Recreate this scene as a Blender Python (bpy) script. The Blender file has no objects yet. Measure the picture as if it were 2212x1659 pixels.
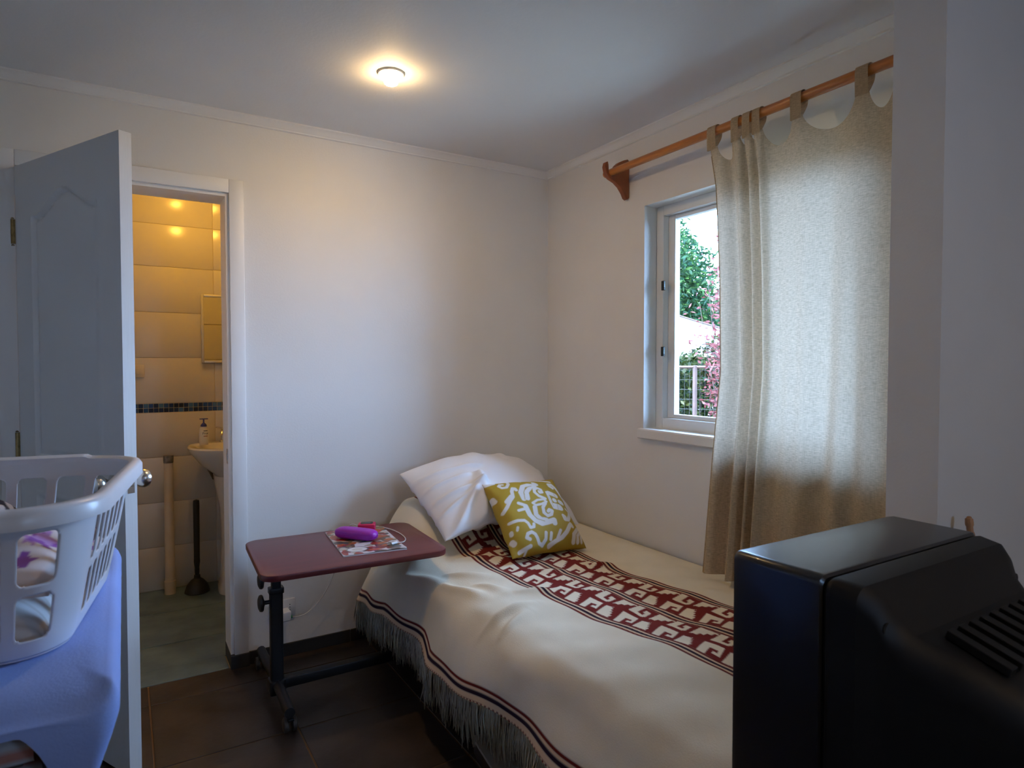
import bpy, bmesh, math, random
import numpy as np
from mathutils import Vector, Matrix
random.seed(7); rng = np.random.default_rng(7)
scene = bpy.context.scene
COL = scene.collection

# ------------------------------------------------------------------ camera
cam_data = bpy.data.cameras.new('camera')
cam = bpy.data.objects.new('camera', cam_data); COL.objects.link(cam)
cam.location = (0, 0, 1.33)
cam.rotation_euler = (math.radians(90 - 1.67), 0, math.radians(-31.4))
cam_data.sensor_width = 36.0
cam_data.lens = 36.0 * 1375.0 / 2212.0
cam_data.clip_start = 0.05; cam_data.clip_end = 200
cam_data.dof.use_dof = True; cam_data.dof.focus_distance = 2.9; cam_data.dof.aperture_fstop = 6.3
scene.camera = cam

# ------------------------------------------------------------------ world, sun, exposure
world = bpy.data.worlds.new('sky'); scene.world = world; world.use_nodes = True
bg = world.node_tree.nodes['Background']
bg.inputs['Color'].default_value = (0.36, 0.59, 1.0, 1)
bg.inputs['Strength'].default_value = 36.0
sun_data = bpy.data.lights.new('sun', 'SUN'); sun_data.energy = 14.0; sun_data.angle = 0.01
sun_data.color = (1.0, 0.93, 0.82)
sun = bpy.data.objects.new('sun', sun_data); COL.objects.link(sun)
sun.rotation_euler = (math.radians(38), 0, math.radians(-62))
scene.view_settings.view_transform = 'Standard'
scene.view_settings.look = 'None'
scene.view_settings.gamma = 1.0
scene.view_settings.use_curve_mapping = False
scene.view_settings.exposure = 0.21
scene.cycles.use_denoising = True
scene.cycles.use_light_tree = False
scene.cycles.max_bounces = 6
scene.cycles.diffuse_bounces = 4
scene.cycles.glossy_bounces = 3
scene.cycles.transmission_bounces = 4
scene.cycles.use_adaptive_sampling = True
scene.cycles.adaptive_threshold = 0.09
scene.cycles.transparent_max_bounces = 16
scene.cycles.caustics_reflective = False
scene.cycles.caustics_refractive = False
# portal that guides the sampling of daylight through the bedroom window
pd = bpy.data.lights.new('window_portal', 'AREA'); pd.shape = 'RECTANGLE'; pd.size = 1.12; pd.size_y = 1.02
pd.cycles.is_portal = True
po = bpy.data.objects.new('window_portal', pd); COL.objects.link(po)
po.location = (2.235, 1.65, 1.55); po.rotation_euler = (math.radians(90), 0, math.radians(90))
pd2 = bpy.data.lights.new('fill_window_portal', 'AREA'); pd2.shape = 'RECTANGLE'; pd2.size = 0.36; pd2.size_y = 0.36  # sampling portal for the added fill window in the rear wall
pd2.cycles.is_portal = True
po2 = bpy.data.objects.new('fill_window_portal', pd2); COL.objects.link(po2)
po2.location = (1.2, -1.985, 1.6); po2.rotation_euler = (math.radians(90), 0, 0)

# ------------------------------------------------------------------ helpers
def srgb(r, g, b):
    f = lambda c: (c / 12.92 if c <= 0.04045 else ((c + 0.055) / 1.055) ** 2.4)
    return (f(r / 255), f(g / 255), f(b / 255), 1.0)

def mat(name, color, rough=0.6, metal=0.0, spec=0.5, noise=0.0, nscale=8.0, bump=0.0, bscale=60.0, emit=None, estr=0.0, attr=None, coat=0.0, stretch=None):
    m = bpy.data.materials.new(name); m.use_nodes = True
    nt = m.node_tree; p = nt.nodes['Principled BSDF']
    c = color if len(color) == 4 else (*color, 1)
    p.inputs['Base Color'].default_value = c
    p.inputs['Roughness'].default_value = rough
    p.inputs['Metallic'].default_value = metal
    p.inputs['Specular IOR Level'].default_value = spec
    p.inputs['Coat Weight'].default_value = coat
    src = None
    tc = nt.nodes.new('ShaderNodeTexCoord')
    vec = tc.outputs['Object']
    if stretch:
        mp = nt.nodes.new('ShaderNodeMapping'); mp.inputs['Scale'].default_value = stretch
        nt.links.new(vec, mp.inputs['Vector']); vec = mp.outputs['Vector']
    if attr:
        a = nt.nodes.new('ShaderNodeAttribute'); a.attribute_name = attr; src = a.outputs['Color']
    if noise > 0:
        n = nt.nodes.new('ShaderNodeTexNoise'); n.inputs['Scale'].default_value = nscale; n.inputs['Detail'].default_value = 5
        nt.links.new(vec, n.inputs['Vector'])
        r = nt.nodes.new('ShaderNodeMapRange'); r.inputs['From Min'].default_value = 0.3; r.inputs['From Max'].default_value = 0.7
        r.inputs['To Min'].default_value = 1 - noise; r.inputs['To Max'].default_value = 1 + noise
        nt.links.new(n.outputs['Fac'], r.inputs['Value'])
        mx = nt.nodes.new('ShaderNodeVectorMath'); mx.operation = 'SCALE'
        if src is None:
            mx.inputs[0].default_value = c[:3]
        else:
            nt.links.new(src, mx.inputs[0])
        nt.links.new(r.outputs['Result'], mx.inputs['Scale']); src = mx.outputs['Vector']
    if src is not None:
        nt.links.new(src, p.inputs['Base Color'])
    if bump > 0:
        n2 = nt.nodes.new('ShaderNodeTexNoise'); n2.inputs['Scale'].default_value = bscale; n2.inputs['Detail'].default_value = 4
        nt.links.new(vec, n2.inputs['Vector'])
        b = nt.nodes.new('ShaderNodeBump'); b.inputs['Strength'].default_value = bump; b.inputs['Distance'].default_value = 0.01
        nt.links.new(n2.outputs['Fac'], b.inputs['Height']); nt.links.new(b.outputs['Normal'], p.inputs['Normal'])
    if emit:
        p.inputs['Emission Color'].default_value = (*emit, 1); p.inputs['Emission Strength'].default_value = estr
    return m

def tag(o, label=None, cat=None, group=None, kind=None):
    if label: o['label'] = label
    if cat: o['category'] = cat
    if group: o['group'] = group
    if kind: o['kind'] = kind
    return o

def empty(name, loc=(0, 0, 0), rz=0.0):
    o = bpy.data.objects.new(name, None); COL.objects.link(o)
    o.location = loc; o.rotation_euler = (0, 0, rz); o.empty_display_size = 0.05
    return o

def link_mesh(name, me, m=None, parent=None):
    o = bpy.data.objects.new(name, me); COL.objects.link(o)
    if m is not None:
        me.materials.append(m)
    if parent is not None:
        o.parent = parent
    return o

class MB:
    """collects shapes; build() links them as ONE mesh object"""
    def __init__(s): s.bm = bmesh.new()
    def _xf(s, verts, M):
        if M is not None:
            for v in verts: v.co = M @ v.co
    def box(s, x0, x1, y0, y1, z0, z1, bev=0.0, seg=2, M=None):
        b = bmesh.new(); bmesh.ops.create_cube(b, size=1)
        for v in b.verts:
            v.co = Vector(((x0 + x1) / 2 + v.co.x * (x1 - x0), (y0 + y1) / 2 + v.co.y * (y1 - y0), (z0 + z1) / 2 + v.co.z * (z1 - z0)))
        if bev > 0:
            bmesh.ops.bevel(b, geom=b.edges[:], offset=bev, segments=seg, profile=0.5, affect='EDGES')
        s._merge(b, M); return s
    def _merge(s, b, M=None):
        mp = {}
        for v in b.verts:
            mp[v] = s.bm.verts.new(M @ v.co if M is not None else v.co)
        for f in b.faces:
            try: s.bm.faces.new([mp[v] for v in f.verts])
            except ValueError: pass
        b.free()
    def add(s, V, F, M=None):
        vs = [s.bm.verts.new(M @ Vector(v) if M is not None else Vector(v)) for v in V]
        for f in F:
            try: s.bm.faces.new([vs[i] for i in f])
            except ValueError: pass
        return s
    def lathe(s, prof, c=(0, 0, 0), seg=28, axis='z', M=None, sx=1.0, sy=1.0):
        V = []; F = []
        for (r, z) in prof:
            for k in range(seg):
                a = 2 * math.pi * k / seg
                p = (r * math.cos(a) * sx, r * math.sin(a) * sy, z)
                if axis == 'x': p = (p[2], p[0], p[1])
                if axis == 'y': p = (p[1], p[2], p[0])
                V.append((p[0] + c[0], p[1] + c[1], p[2] + c[2]))
        n = len(prof)
        for i in range(n - 1):
            for k in range(seg):
                k2 = (k + 1) % seg
                F.append((i * seg + k, i * seg + k2, (i + 1) * seg + k2, (i + 1) * seg + k))
        F.append(tuple(range(seg - 1, -1, -1))); F.append(tuple(range((n - 1) * seg, n * seg)))
        return s.add(V, F, M)
    def tube(s, pts, r, seg=10, M=None, caps=True):
        pts = [Vector(p) for p in pts]; n = len(pts); V = []; F = []
        rr = r if isinstance(r, (list, tuple)) else [r] * n
        up = None
        for i, p in enumerate(pts):
            d = (pts[min(i + 1, n - 1)] - pts[max(i - 1, 0)]).normalized()
            if up is None:
                up = Vector((0, 0, 1)) if abs(d.z) < 0.9 else Vector((1, 0, 0))
            a = d.cross(up)
            if a.length < 1e-5: a = d.cross(Vector((0, 1, 0)))
            a.normalize(); b = a.cross(d).normalized(); up = b
            for k in range(seg):
                t = 2 * math.pi * k / seg
                V.append(tuple(p + (a * math.cos(t) + b * math.sin(t)) * rr[i]))
        for i in range(n - 1):
            for k in range(seg):
                k2 = (k + 1) % seg
                F.append((i * seg + k, i * seg + k2, (i + 1) * seg + k2, (i + 1) * seg + k))
        if caps:
            F.append(tuple(range(seg - 1, -1, -1))); F.append(tuple(range((n - 1) * seg, n * seg)))
        return s.add(V, F, M)
    def prism(s, poly, h0, h1, axis='z', M=None, bev=0.0):
        """poly of 2D points, extruded along axis: z -> (a,b)=(x,y); y -> (x,z); x -> (y,z)"""
        b = bmesh.new()
        def P(a, c, h): return {'z': (a, c, h), 'y': (a, h, c), 'x': (h, a, c)}[axis]
        lo = [b.verts.new(P(a, c, h0)) for a, c in poly]; hi = [b.verts.new(P(a, c, h1)) for a, c in poly]
        n = len(poly)
        b.faces.new(lo[::-1]); b.faces.new(hi)
        for i in range(n): b.faces.new((lo[i], lo[(i + 1) % n], hi[(i + 1) % n], hi[i]))
        bmesh.ops.recalc_face_normals(b, faces=b.faces[:])
        if bev > 0:
            es = [e for e in b.edges if abs(e.calc_face_angle(0)) > 0.6]
            bmesh.ops.bevel(b, geom=es, offset=bev, segments=2, profile=0.5, affect='EDGES')
        s._merge(b, M); return s
    def grid(s, P, closed_u=False, M=None):
        nu, nv = P.shape[:2]; V = [tuple(p) for p in P.reshape(-1, 3)]; F = []
        for i in range(nu if closed_u else nu - 1):
            i2 = (i + 1) % nu
            for j in range(nv - 1):
                F.append((i * nv + j, i2 * nv + j, i2 * nv + j + 1, i * nv + j + 1))
        return s.add(V, F, M)
    def build(s, name, m, parent=None, smooth=35, fix=True):
        if fix: bmesh.ops.recalc_face_normals(s.bm, faces=s.bm.faces[:])
        me = bpy.data.meshes.new(name); s.bm.to_mesh(me); s.bm.free()
        if smooth:
            me.shade_smooth(); me.set_sharp_from_angle(angle=math.radians(smooth))
        return link_mesh(name, me, m, parent)

def big_grid(name, P, m, parent=None, colors=None, smooth=True, mask=None, closed=False):
    """P: (nu,nv,3) numpy grid -> mesh object, optional per-vertex colour"""
    nu, nv = P.shape[:2]
    idx = np.arange(nu * nv).reshape(nu, nv)
    a = idx if not closed else np.vstack([idx, idx[:1]])
    q = np.stack([a[:-1, :-1], a[1:, :-1], a[1:, 1:], a[:-1, 1:]], -1).reshape(-1, 4)
    if mask is not None: q = q[mask.reshape(-1)]
    me = bpy.data.meshes.new(name)
    me.vertices.add(nu * nv); me.vertices.foreach_set('co', P.astype(np.float32).ravel())
    me.loops.add(q.size); me.loops.foreach_set('vertex_index', q.astype(np.int32).ravel())
    me.polygons.add(len(q)); me.polygons.foreach_set('loop_start', (np.arange(len(q)) * 4).astype(np.int32))
    me.polygons.foreach_set('loop_total', np.full(len(q), 4, np.int32))
    me.update(calc_edges=True); me.validate()
    if colors is not None:
        ca = me.color_attributes.new('Col', 'FLOAT_COLOR', 'POINT')
        c4 = np.concatenate([colors.reshape(-1, 3), np.ones((nu * nv, 1))], 1).astype(np.float32)
        ca.data.foreach_set('color', c4.ravel())
    if smooth: me.shade_smooth()
    return link_mesh(name, me, m, parent)

def copy_piece(o, parent, loc=None):
    c = o.copy(); COL.objects.link(c); c.parent = parent
    if loc is not None: c.location = loc
    return c

def sstep(a, b, x):
    t = np.clip((x - a) / (b - a), 0, 1); return t * t * (3 - 2 * t)

def rrect(hx, hy, r, n=8, cx=0.0, cy=0.0):
    out = []
    for (sx, sy, a0) in ((1, 1, 0), (-1, 1, 90), (-1, -1, 180), (1, -1, 270)):
        for k in range(n + 1):
            a = math.radians(a0 + 90 * k / n)
            out.append((cx + sx * (hx - r) + r * math.cos(a), cy + sy * (hy - r) + r * math.sin(a)))
    return out

def catmull(pts, per=8):
    p = [Vector(q) for q in pts]; p = [p[0] * 2 - p[1]] + p + [p[-1] * 2 - p[-2]]; out = []
    for i in range(1, len(p) - 2):
        for k in range(per):
            t = k / per
            out.append(0.5 * ((2 * p[i]) + (p[i + 1] - p[i - 1]) * t + (2 * p[i - 1] - 5 * p[i] + 4 * p[i + 1] - p[i + 2]) * t * t + (3 * p[i] - p[i - 1] - 3 * p[i + 1] + p[i + 2]) * t ** 3))
    out.append(p[-2]); return out

def seg_dist(X, Y, pts):
    """distance from grid points to a polyline"""
    d = np.full(X.shape, 1e9)
    for (x0, y0), (x1, y1) in zip(pts[:-1], pts[1:]):
        dx, dy = x1 - x0, y1 - y0; L = dx * dx + dy * dy + 1e-12
        t = np.clip(((X - x0) * dx + (Y - y0) * dy) / L, 0, 1)
        d = np.minimum(d, np.hypot(X - x0 - t * dx, Y - y0 - t * dy))
    return d

def in_poly(X, Y, poly):
    ins = np.zeros(X.shape, bool); n = len(poly)
    for i in range(n):
        x0, y0 = poly[i]; x1, y1 = poly[(i + 1) % n]
        c = ((y0 > Y) != (y1 > Y)) & (X < (x1 - x0) * (Y - y0) / (y1 - y0 + 1e-12) + x0)
        ins ^= c
    return ins

# ------------------------------------------------------------------ materials
M = {}
M['wall'] = mat('wall_paint', (0.80, 0.785, 0.76), 0.55, noise=0.02, nscale=3, bump=0.05, bscale=120)
M['ceil'] = mat('ceiling_paint', (0.78, 0.77, 0.76), 0.7, noise=0.03, nscale=2, bump=0.06, bscale=90)
M['trimw'] = mat('white_trim_paint', (0.82, 0.81, 0.79), 0.4, bump=0.03, bscale=60)
M['divider'] = mat('divider_paint', (0.70, 0.70, 0.69), 0.6, noise=0.02, nscale=4, bump=0.05, bscale=120)
M['grout'] = mat('brown_grout', (0.16, 0.085, 0.035), 0.9)
M['tile'] = mat('dark_brown_tile', (0.042, 0.028, 0.021), 0.38, noise=0.55, nscale=5, bump=0.12, bscale=25)
M['skirt'] = mat('charcoal_skirting_tile', (0.022, 0.021, 0.022), 0.6, noise=0.3, nscale=9)
M['bgrout'] = mat('yellowed_grout', (0.34, 0.26, 0.13), 0.9)
M['btile'] = mat('grey_green_floor_tile', (0.12, 0.18, 0.20), 0.35, noise=0.35, nscale=6, bump=0.08, bscale=20)
M['wtile'] = mat('glossy_cream_tile', (0.62, 0.58, 0.50), 0.22, noise=0.02, nscale=3, bump=0.01, bscale=12)
M['wgrout'] = mat('cream_grout', (0.62, 0.52, 0.36), 0.9)
M['mos0'] = mat('mosaic_navy', srgb(22, 34, 66), 0.15)
M['mos1'] = mat('mosaic_blue', srgb(40, 74, 128), 0.15)
M['mos2'] = mat('mosaic_sky', srgb(74, 116, 164), 0.15)
M['mos3'] = mat('mosaic_deep', srgb(28, 48, 92), 0.15)
M['door'] = mat('door_paint', (0.78, 0.78, 0.77), 0.42, bump=0.06, bscale=20, stretch=(8, 8, 0.6))
M['chrome'] = mat('brushed_steel', (0.62, 0.60, 0.57), 0.25, 1.0)
M['brass'] = mat('aged_brass', (0.32, 0.24, 0.11), 0.35, 1.0, noise=0.3, nscale=60)
M['porcelain'] = mat('white_porcelain', (0.72, 0.69, 0.62), 0.12)
M['mirror'] = mat('mirror_glass', (0.9, 0.9, 0.88), 0.02, 1.0)
M['alu'] = mat('pale_mirror_frame', (0.66, 0.63, 0.56), 0.35, 0.4)
M['pvc'] = mat('cream_plastic_pipe', (0.66, 0.56, 0.40), 0.4, noise=0.08, nscale=12)
M['tape'] = mat('grey_tape', (0.18, 0.17, 0.16), 0.5, noise=0.6, nscale=50)
M['rubber'] = mat('black_rubber', (0.012, 0.011, 0.010), 0.45)
M['bottle'] = mat('white_bottle_plastic', (0.72, 0.70, 0.62), 0.3)
M['pump'] = mat('navy_pump_plastic', (0.016, 0.022, 0.22), 0.3)
M['ink'] = mat('dark_print', (0.03, 0.05, 0.05), 0.5)
M['redink'] = mat('red_brown_print', (0.30, 0.07, 0.03), 0.5)
M['cream_pl'] = mat('cream_switch_plastic', (0.62, 0.56, 0.42), 0.4)
M['white_pl'] = mat('white_plastic', (0.78, 0.78, 0.78), 0.35)
M['basket'] = mat('basket_plastic', (0.70, 0.72, 0.78), 0.3)
M['pvcw'] = mat('white_window_frame', (0.80, 0.81, 0.82), 0.35)
M['dark'] = mat('dark_hinge_metal', (0.05, 0.055, 0.05), 0.4, 0.6)
M['wood'] = mat('orange_varnished_wood', (0.52, 0.17, 0.022), 0.3, noise=0.25, nscale=9, stretch=(6, 1, 6), coat=0.3)
M['wood2'] = mat('reddish_varnished_wood', (0.30, 0.075, 0.018), 0.35, noise=0.25, nscale=14, coat=0.2)
M['stick'] = mat('light_wood', (0.45, 0.22, 0.09), 0.5, noise=0.2, nscale=20)
M['maroon'] = mat('maroon_laminate', (0.135, 0.022, 0.022), 0.32, noise=0.12, nscale=4, stretch=(1, 8, 1))
M['black_metal'] = mat('black_powder_coat', (0.016, 0.018, 0.022), 0.4, 0.3)
M['tyre'] = mat('caster_grey', (0.06, 0.055, 0.05), 0.5)
M['linen_w'] = mat('white_cotton', (0.86, 0.86, 0.89), 0.85, bump=0.05, bscale=300)
M['blanket'] = mat('woven_wool', (0.6, 0.5, 0.3), 0.95, spec=0.1, attr='Col', noise=0.05, nscale=6, bump=0.12, bscale=260)
M['fringe'] = mat('fringe_yarn', (0.62, 0.60, 0.47), 0.95, spec=0.1, noise=0.2, nscale=15)
M['cushion'] = mat('damask_fabric', (0.6, 0.5, 0.1), 0.7, attr='Col', bump=0.05, bscale=300)
M['print'] = mat('glossy_print', (0.5, 0.5, 0.5), 0.3, attr='Col')
M['paper'] = mat('paper', (0.7, 0.69, 0.66), 0.7)
M['purple'] = mat('purple_case', (0.32, 0.016, 0.42), 0.42)
M['pink'] = mat('pink_case', (0.60, 0.02, 0.10), 0.35)
M['cable'] = mat('white_cable', (0.60, 0.57, 0.53), 0.5)
M['green_pl'] = mat('green_plastic', (0.02, 0.25, 0.12), 0.4)
M['tv'] = mat('tv_plastic', (0.008, 0.009, 0.013), 0.3, coat=0.15, bump=0.03, bscale=400)
M['tvback'] = mat('tv_back_plastic', (0.0045, 0.0045, 0.005), 0.55, spec=0.3, bump=0.05, bscale=400)
M['tvglass'] = mat('tv_screen_glass', (0.01, 0.012, 0.012), 0.08)
M['darkwood'] = mat('dark_wood', (0.05, 0.028, 0.018), 0.5, noise=0.3, nscale=6, stretch=(1, 8, 8))
M['bluecloth'] = mat('light_blue_cotton', (0.25, 0.37, 0.78), 0.85, noise=0.04, nscale=6, bump=0.08, bscale=200)
M['cloth_attr'] = mat('printed_cotton', (0.6, 0.5, 0.6), 0.85, attr='Col', bump=0.05, bscale=250)
M['cardboard'] = mat('beige_board', (0.45, 0.36, 0.25), 0.7, noise=0.1, nscale=8)
M['mattress'] = mat('mattress_ticking', (0.45, 0.42, 0.36), 0.9)
M['bulb'] = mat('lit_bulb', (1, 0.9, 0.7), 0.5, emit=(1.0, 0.66, 0.30), estr=780.0)
M['bulb_side'] = mat('lit_bulb_glass', (1, 0.9, 0.7), 0.5, emit=(1.0, 0.66, 0.30), estr=95.0)
M['bulb2'] = mat('lit_bathroom_bulb', (1, 0.85, 0.6), 0.5, emit=(1.0, 0.50, 0.065), estr=270.0)
M['ring'] = mat('white_lamp_ring', (0.74, 0.70, 0.62), 0.35)
M['grass'] = mat('garden_ground', (0.21, 0.185, 0.14), 0.9, noise=0.4, nscale=3)
M['bark'] = mat('bark', (0.06, 0.042, 0.03), 0.9, noise=0.3, nscale=20)
M['canvas'] = mat('white_canvas', (0.30, 0.29, 0.30), 0.8)
M['wire'] = mat('dark_wire', (0.02, 0.016, 0.014), 0.6)
M['rust'] = mat('rusty_paint', (0.055, 0.024, 0.015), 0.7, noise=0.3, nscale=15)
def leaf_mat(name, c1, c2, trans=0.35):
    m = bpy.data.materials.new(name); m.use_nodes = True; nt = m.node_tree
    nt.nodes.remove(nt.nodes['Principled BSDF'])
    a = nt.nodes.new('ShaderNodeAttribute'); a.attribute_name = 'Col'
    mx = nt.nodes.new('ShaderNodeMix'); mx.data_type = 'RGBA'
    mx.inputs['A'].default_value = (*c1, 1); mx.inputs['B'].default_value = (*c2, 1)
    nt.links.new(a.outputs['Fac'], mx.inputs['Factor'])
    d = nt.nodes.new('ShaderNodeBsdfDiffuse'); t = nt.nodes.new('ShaderNodeBsdfTranslucent'); g = nt.nodes.new('ShaderNodeBsdfGlossy')
    g.inputs['Roughness'].default_value = 0.4; g.inputs['Color'].default_value = (0.010, 0.010, 0.010, 1)
    nt.links.new(mx.outputs['Result'], d.inputs['Color']); nt.links.new(mx.outputs['Result'], t.inputs['Color'])
    s = nt.nodes.new('ShaderNodeMixShader'); s.inputs[0].default_value = trans
    nt.links.new(d.outputs[0], s.inputs[1]); nt.links.new(t.outputs[0], s.inputs[2])
    ad = nt.nodes.new('ShaderNodeAddShader'); nt.links.new(s.outputs[0], ad.inputs[0]); nt.links.new(g.outputs[0], ad.inputs[1])
    nt.links.new(ad.outputs[0], nt.nodes['Material Output'].inputs['Surface']); return m
M['laurel'] = leaf_mat('laurel_leaf', (0.005, 0.027, 0.016), (0.042, 0.085, 0.014))
M['hedge'] = leaf_mat('hedge_leaf', (0.005, 0.011, 0.003), (0.045, 0.05, 0.010))
M['photinia'] = leaf_mat('photinia_leaf', (0.08, 0.016, 0.016), (0.21, 0.075, 0.07))
M['backtree'] = leaf_mat('back_tree_leaf', (0.006, 0.022, 0.012), (0.02, 0.05, 0.02))
def glass_mat():
    m = bpy.data.materials.new('window_glass'); m.use_nodes = True; nt = m.node_tree
    nt.nodes.remove(nt.nodes['Principled BSDF'])
    t = nt.nodes.new('ShaderNodeBsdfTransparent'); t.inputs['Color'].default_value = (0.95, 0.97, 0.97, 1)
    g = nt.nodes.new('ShaderNodeBsdfGlossy'); g.inputs['Roughness'].default_value = 0.0
    f = nt.nodes.new('ShaderNodeFresnel'); f.inputs['IOR'].default_value = 1.2
    s = nt.nodes.new('ShaderNodeMixShader'); nt.links.new(f.outputs[0], s.inputs[0])
    nt.links.new(t.outputs[0], s.inputs[1]); nt.links.new(g.outputs[0], s.inputs[2])
    nt.links.new(s.outputs[0], nt.nodes['Material Output'].inputs['Surface']); return m
M['glass'] = glass_mat()
def curtain_mat():
    m = bpy.data.materials.new('natural_linen'); m.use_nodes = True; nt = m.node_tree
    nt.nodes.remove(nt.nodes['Principled BSDF'])
    tc = nt.nodes.new('ShaderNodeTexCoord')
    mp = nt.nodes.new('ShaderNodeMapping'); mp.inputs['Scale'].default_value = (1, 1, 6); nt.links.new(tc.outputs['Object'], mp.inputs['Vector'])
    n = nt.nodes.new('ShaderNodeTexNoise'); n.inputs['Scale'].default_value = 75; n.inputs['Detail'].default_value = 6; nt.links.new(mp.outputs[0], n.inputs['Vector'])
    mp2 = nt.nodes.new('ShaderNodeMapping'); mp2.inputs['Scale'].default_value = (1, 9, 1); nt.links.new(tc.outputs['Object'], mp2.inputs['Vector'])
    n2 = nt.nodes.new('ShaderNodeTexNoise'); n2.inputs['Scale'].default_value = 45; n2.inputs['Detail'].default_value = 4; nt.links.new(mp2.outputs[0], n2.inputs['Vector'])
    add = nt.nodes.new('ShaderNodeMath'); add.operation = 'MULTIPLY_ADD'; add.inputs[1].default_value = 0.7
    nt.links.new(n.outputs['Fac'], add.inputs[0])
    ml = nt.nodes.new('ShaderNodeMath'); ml.operation = 'MULTIPLY'; ml.inputs[1].default_value = 0.3; nt.links.new(n2.outputs['Fac'], ml.inputs[0])
    nt.links.new(ml.outputs[0], add.inputs[2])
    r = nt.nodes.new('ShaderNodeMapRange'); r.inputs['From Min'].default_value = 0.32; r.inputs['From Max'].default_value = 0.66
    r.inputs['To Min'].default_value = 0.72; r.inputs['To Max'].default_value = 1.2; nt.links.new(add.outputs[0], r.inputs['Value'])
    def sc(c):
        v = nt.nodes.new('ShaderNodeVectorMath'); v.operation = 'SCALE'; v.inputs[0].default_value = c
        nt.links.new(r.outputs['Result'], v.inputs['Scale']); return v.outputs['Vector']
    d = nt.nodes.new('ShaderNodeBsdfDiffuse'); nt.links.new(sc((0.40, 0.31, 0.19)), d.inputs['Color'])
    t = nt.nodes.new('ShaderNodeBsdfTranslucent'); nt.links.new(sc((0.166, 0.128, 0.094)), t.inputs['Color'])
    ad = nt.nodes.new('ShaderNodeAddShader'); nt.links.new(d.outputs[0], ad.inputs[0]); nt.links.new(t.outputs[0], ad.inputs[1])
    nt.links.new(ad.outputs[0], nt.nodes['Material Output'].inputs['Surface']); return m
M['linen'] = curtain_mat()

# ================================================================== THE SETTING
CZ = 2.415
XL, XR2, YR = -1.35, 3.05, -1.9       # left wall, far right wall, rear wall
def struct(o, label=None):
    o['kind'] = 'structure'
    if label: o['label'] = label
    return o
# --- floor of tiles
fl = struct(MB().box(XL - 0.1, XR2 + 0.1, YR - 0.1, 3.0, -0.12, -0.003).build('floor', M['grout'], smooth=0), 'floor of dark brown square tiles with orange-brown grout')
TS = 0.46; gap = 0.006
def tile_mesh(w, d, m, th=0.012, bev=0.0015):
    b = MB().box(-w / 2, w / 2, -d / 2, d / 2, -th, 0, bev, 1); o = b.build('tile', m, smooth=0); me = o.data; bpy.data.objects.remove(o); return me
xs = [0.068 + TS * k for k in range(-4, 8)]
ys = [3.006, 2.825] + [2.825 - TS * k for k in range(1, 11)]
cache = {}
for i in range(len(xs) - 1):
    for j in range(len(ys) - 1):
        x0, x1, y1, y0 = max(xs[i], XL), min(xs[i + 1], XR2), ys[j], ys[j + 1]
        if x1 - x0 < 0.03 or y0 < YR: continue
        if j == 0 and not (-0.5 < (x0 + x1) / 2 < 2.2): pass
        key = (round(x1 - x0, 3), round(y1 - y0, 3))
        if key not in cache: cache[key] = tile_mesh(key[0] - gap, key[1] - gap, M['tile'])
        o = bpy.data.objects.new('tile', cache[key]); COL.objects.link(o); o.parent = fl
        o.location = ((x0 + x1) / 2, (y0 + y1) / 2, 0.0)
# --- walls
DX0, DX1, DZ = -0.337, 0.402, 2.075          # bathroom doorway
WT = 0.15
b = MB(); b.box(XL - 0.1, DX0, 3.0, 3.0 + WT, -0.1, CZ); b.box(DX1, 2.22, 3.0, 3.0 + WT, -0.1, CZ); b.box(DX0, DX1, 3.0, 3.0 + WT, DZ, CZ)
struct(b.build('wall_back', M['wall'], smooth=0), 'plain off-white wall with the bathroom doorway')
WY0, WY1, WZ0, WZ1 = 1.09, 2.213, 1.035, 2.068   # window opening
b = MB(); b.box(2.07, 2.235, 0.97, WY0, -0.1, CZ); b.box(2.07, 2.235, WY1, 3.0 + WT, -0.1, CZ)
b.box(2.07, 2.235, WY0, WY1, -0.1, WZ0); b.box(2.07, 2.235, WY0, WY1, WZ1, CZ)
struct(b.build('wall_right', M['wall'], smooth=0), 'off-white wall with the window behind the bed')
struct(MB().box(1.85, XR2 + 0.1, 0.85, 0.985, -0.1, CZ).build('wall_divider', M['divider'], smooth=0), 'grey-white wall end at right in front of the curtain')
struct(MB().box(XL - 0.1, XL, YR - 0.1, 3.0, -0.1, CZ).build('wall_left', M['wall'], smooth=0))
struct(MB().box(XR2, XR2 + 0.1, YR - 0.1, 0.985, -0.1, CZ).build('wall_far_right', M['wall'], smooth=0))
b = MB(); RW = (1.02, 1.38, 1.42, 1.78)
b.box(XL, RW[0], YR - 0.1, YR, -0.1, CZ); b.box(RW[1], XR2, YR - 0.1, YR, -0.1, CZ); b.box(RW[0], RW[1], YR - 0.1, YR, -0.1, RW[2]); b.box(RW[0], RW[1], YR - 0.1, YR, RW[3], CZ)
struct(b.build('wall_rear', M['wall'], smooth=0))
w2 = empty('fill_window', (1.2, YR - 0.05, RW[2])); struct(w2, 'small white framed window added behind the camera for fill light')  # unseen window, added to let fill daylight into the near side of the room
for q in ((-0.18, -0.155, 0.0, 0.36), (0.155, 0.18, 0.0, 0.36), (-0.155, 0.155, 0.0, 0.025), (-0.155, 0.155, 0.335, 0.36)):
    MB().box(q[0], q[1], -0.025, 0.025, q[2], q[3], 0.002, 1).build('frame', M['pvcw'], w2, smooth=0)
MB().box(-0.155, 0.155, -0.003, 0.003, 0.025, 0.335).build('pane', M['glass'], w2, smooth=0)
struct(MB().box(XL - 0.2, XR2 + 0.2, YR - 0.2, 4.5, CZ, CZ + 0.12).build('ceiling', M['ceil'], smooth=0), 'plain pale grey painted ceiling')
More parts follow.
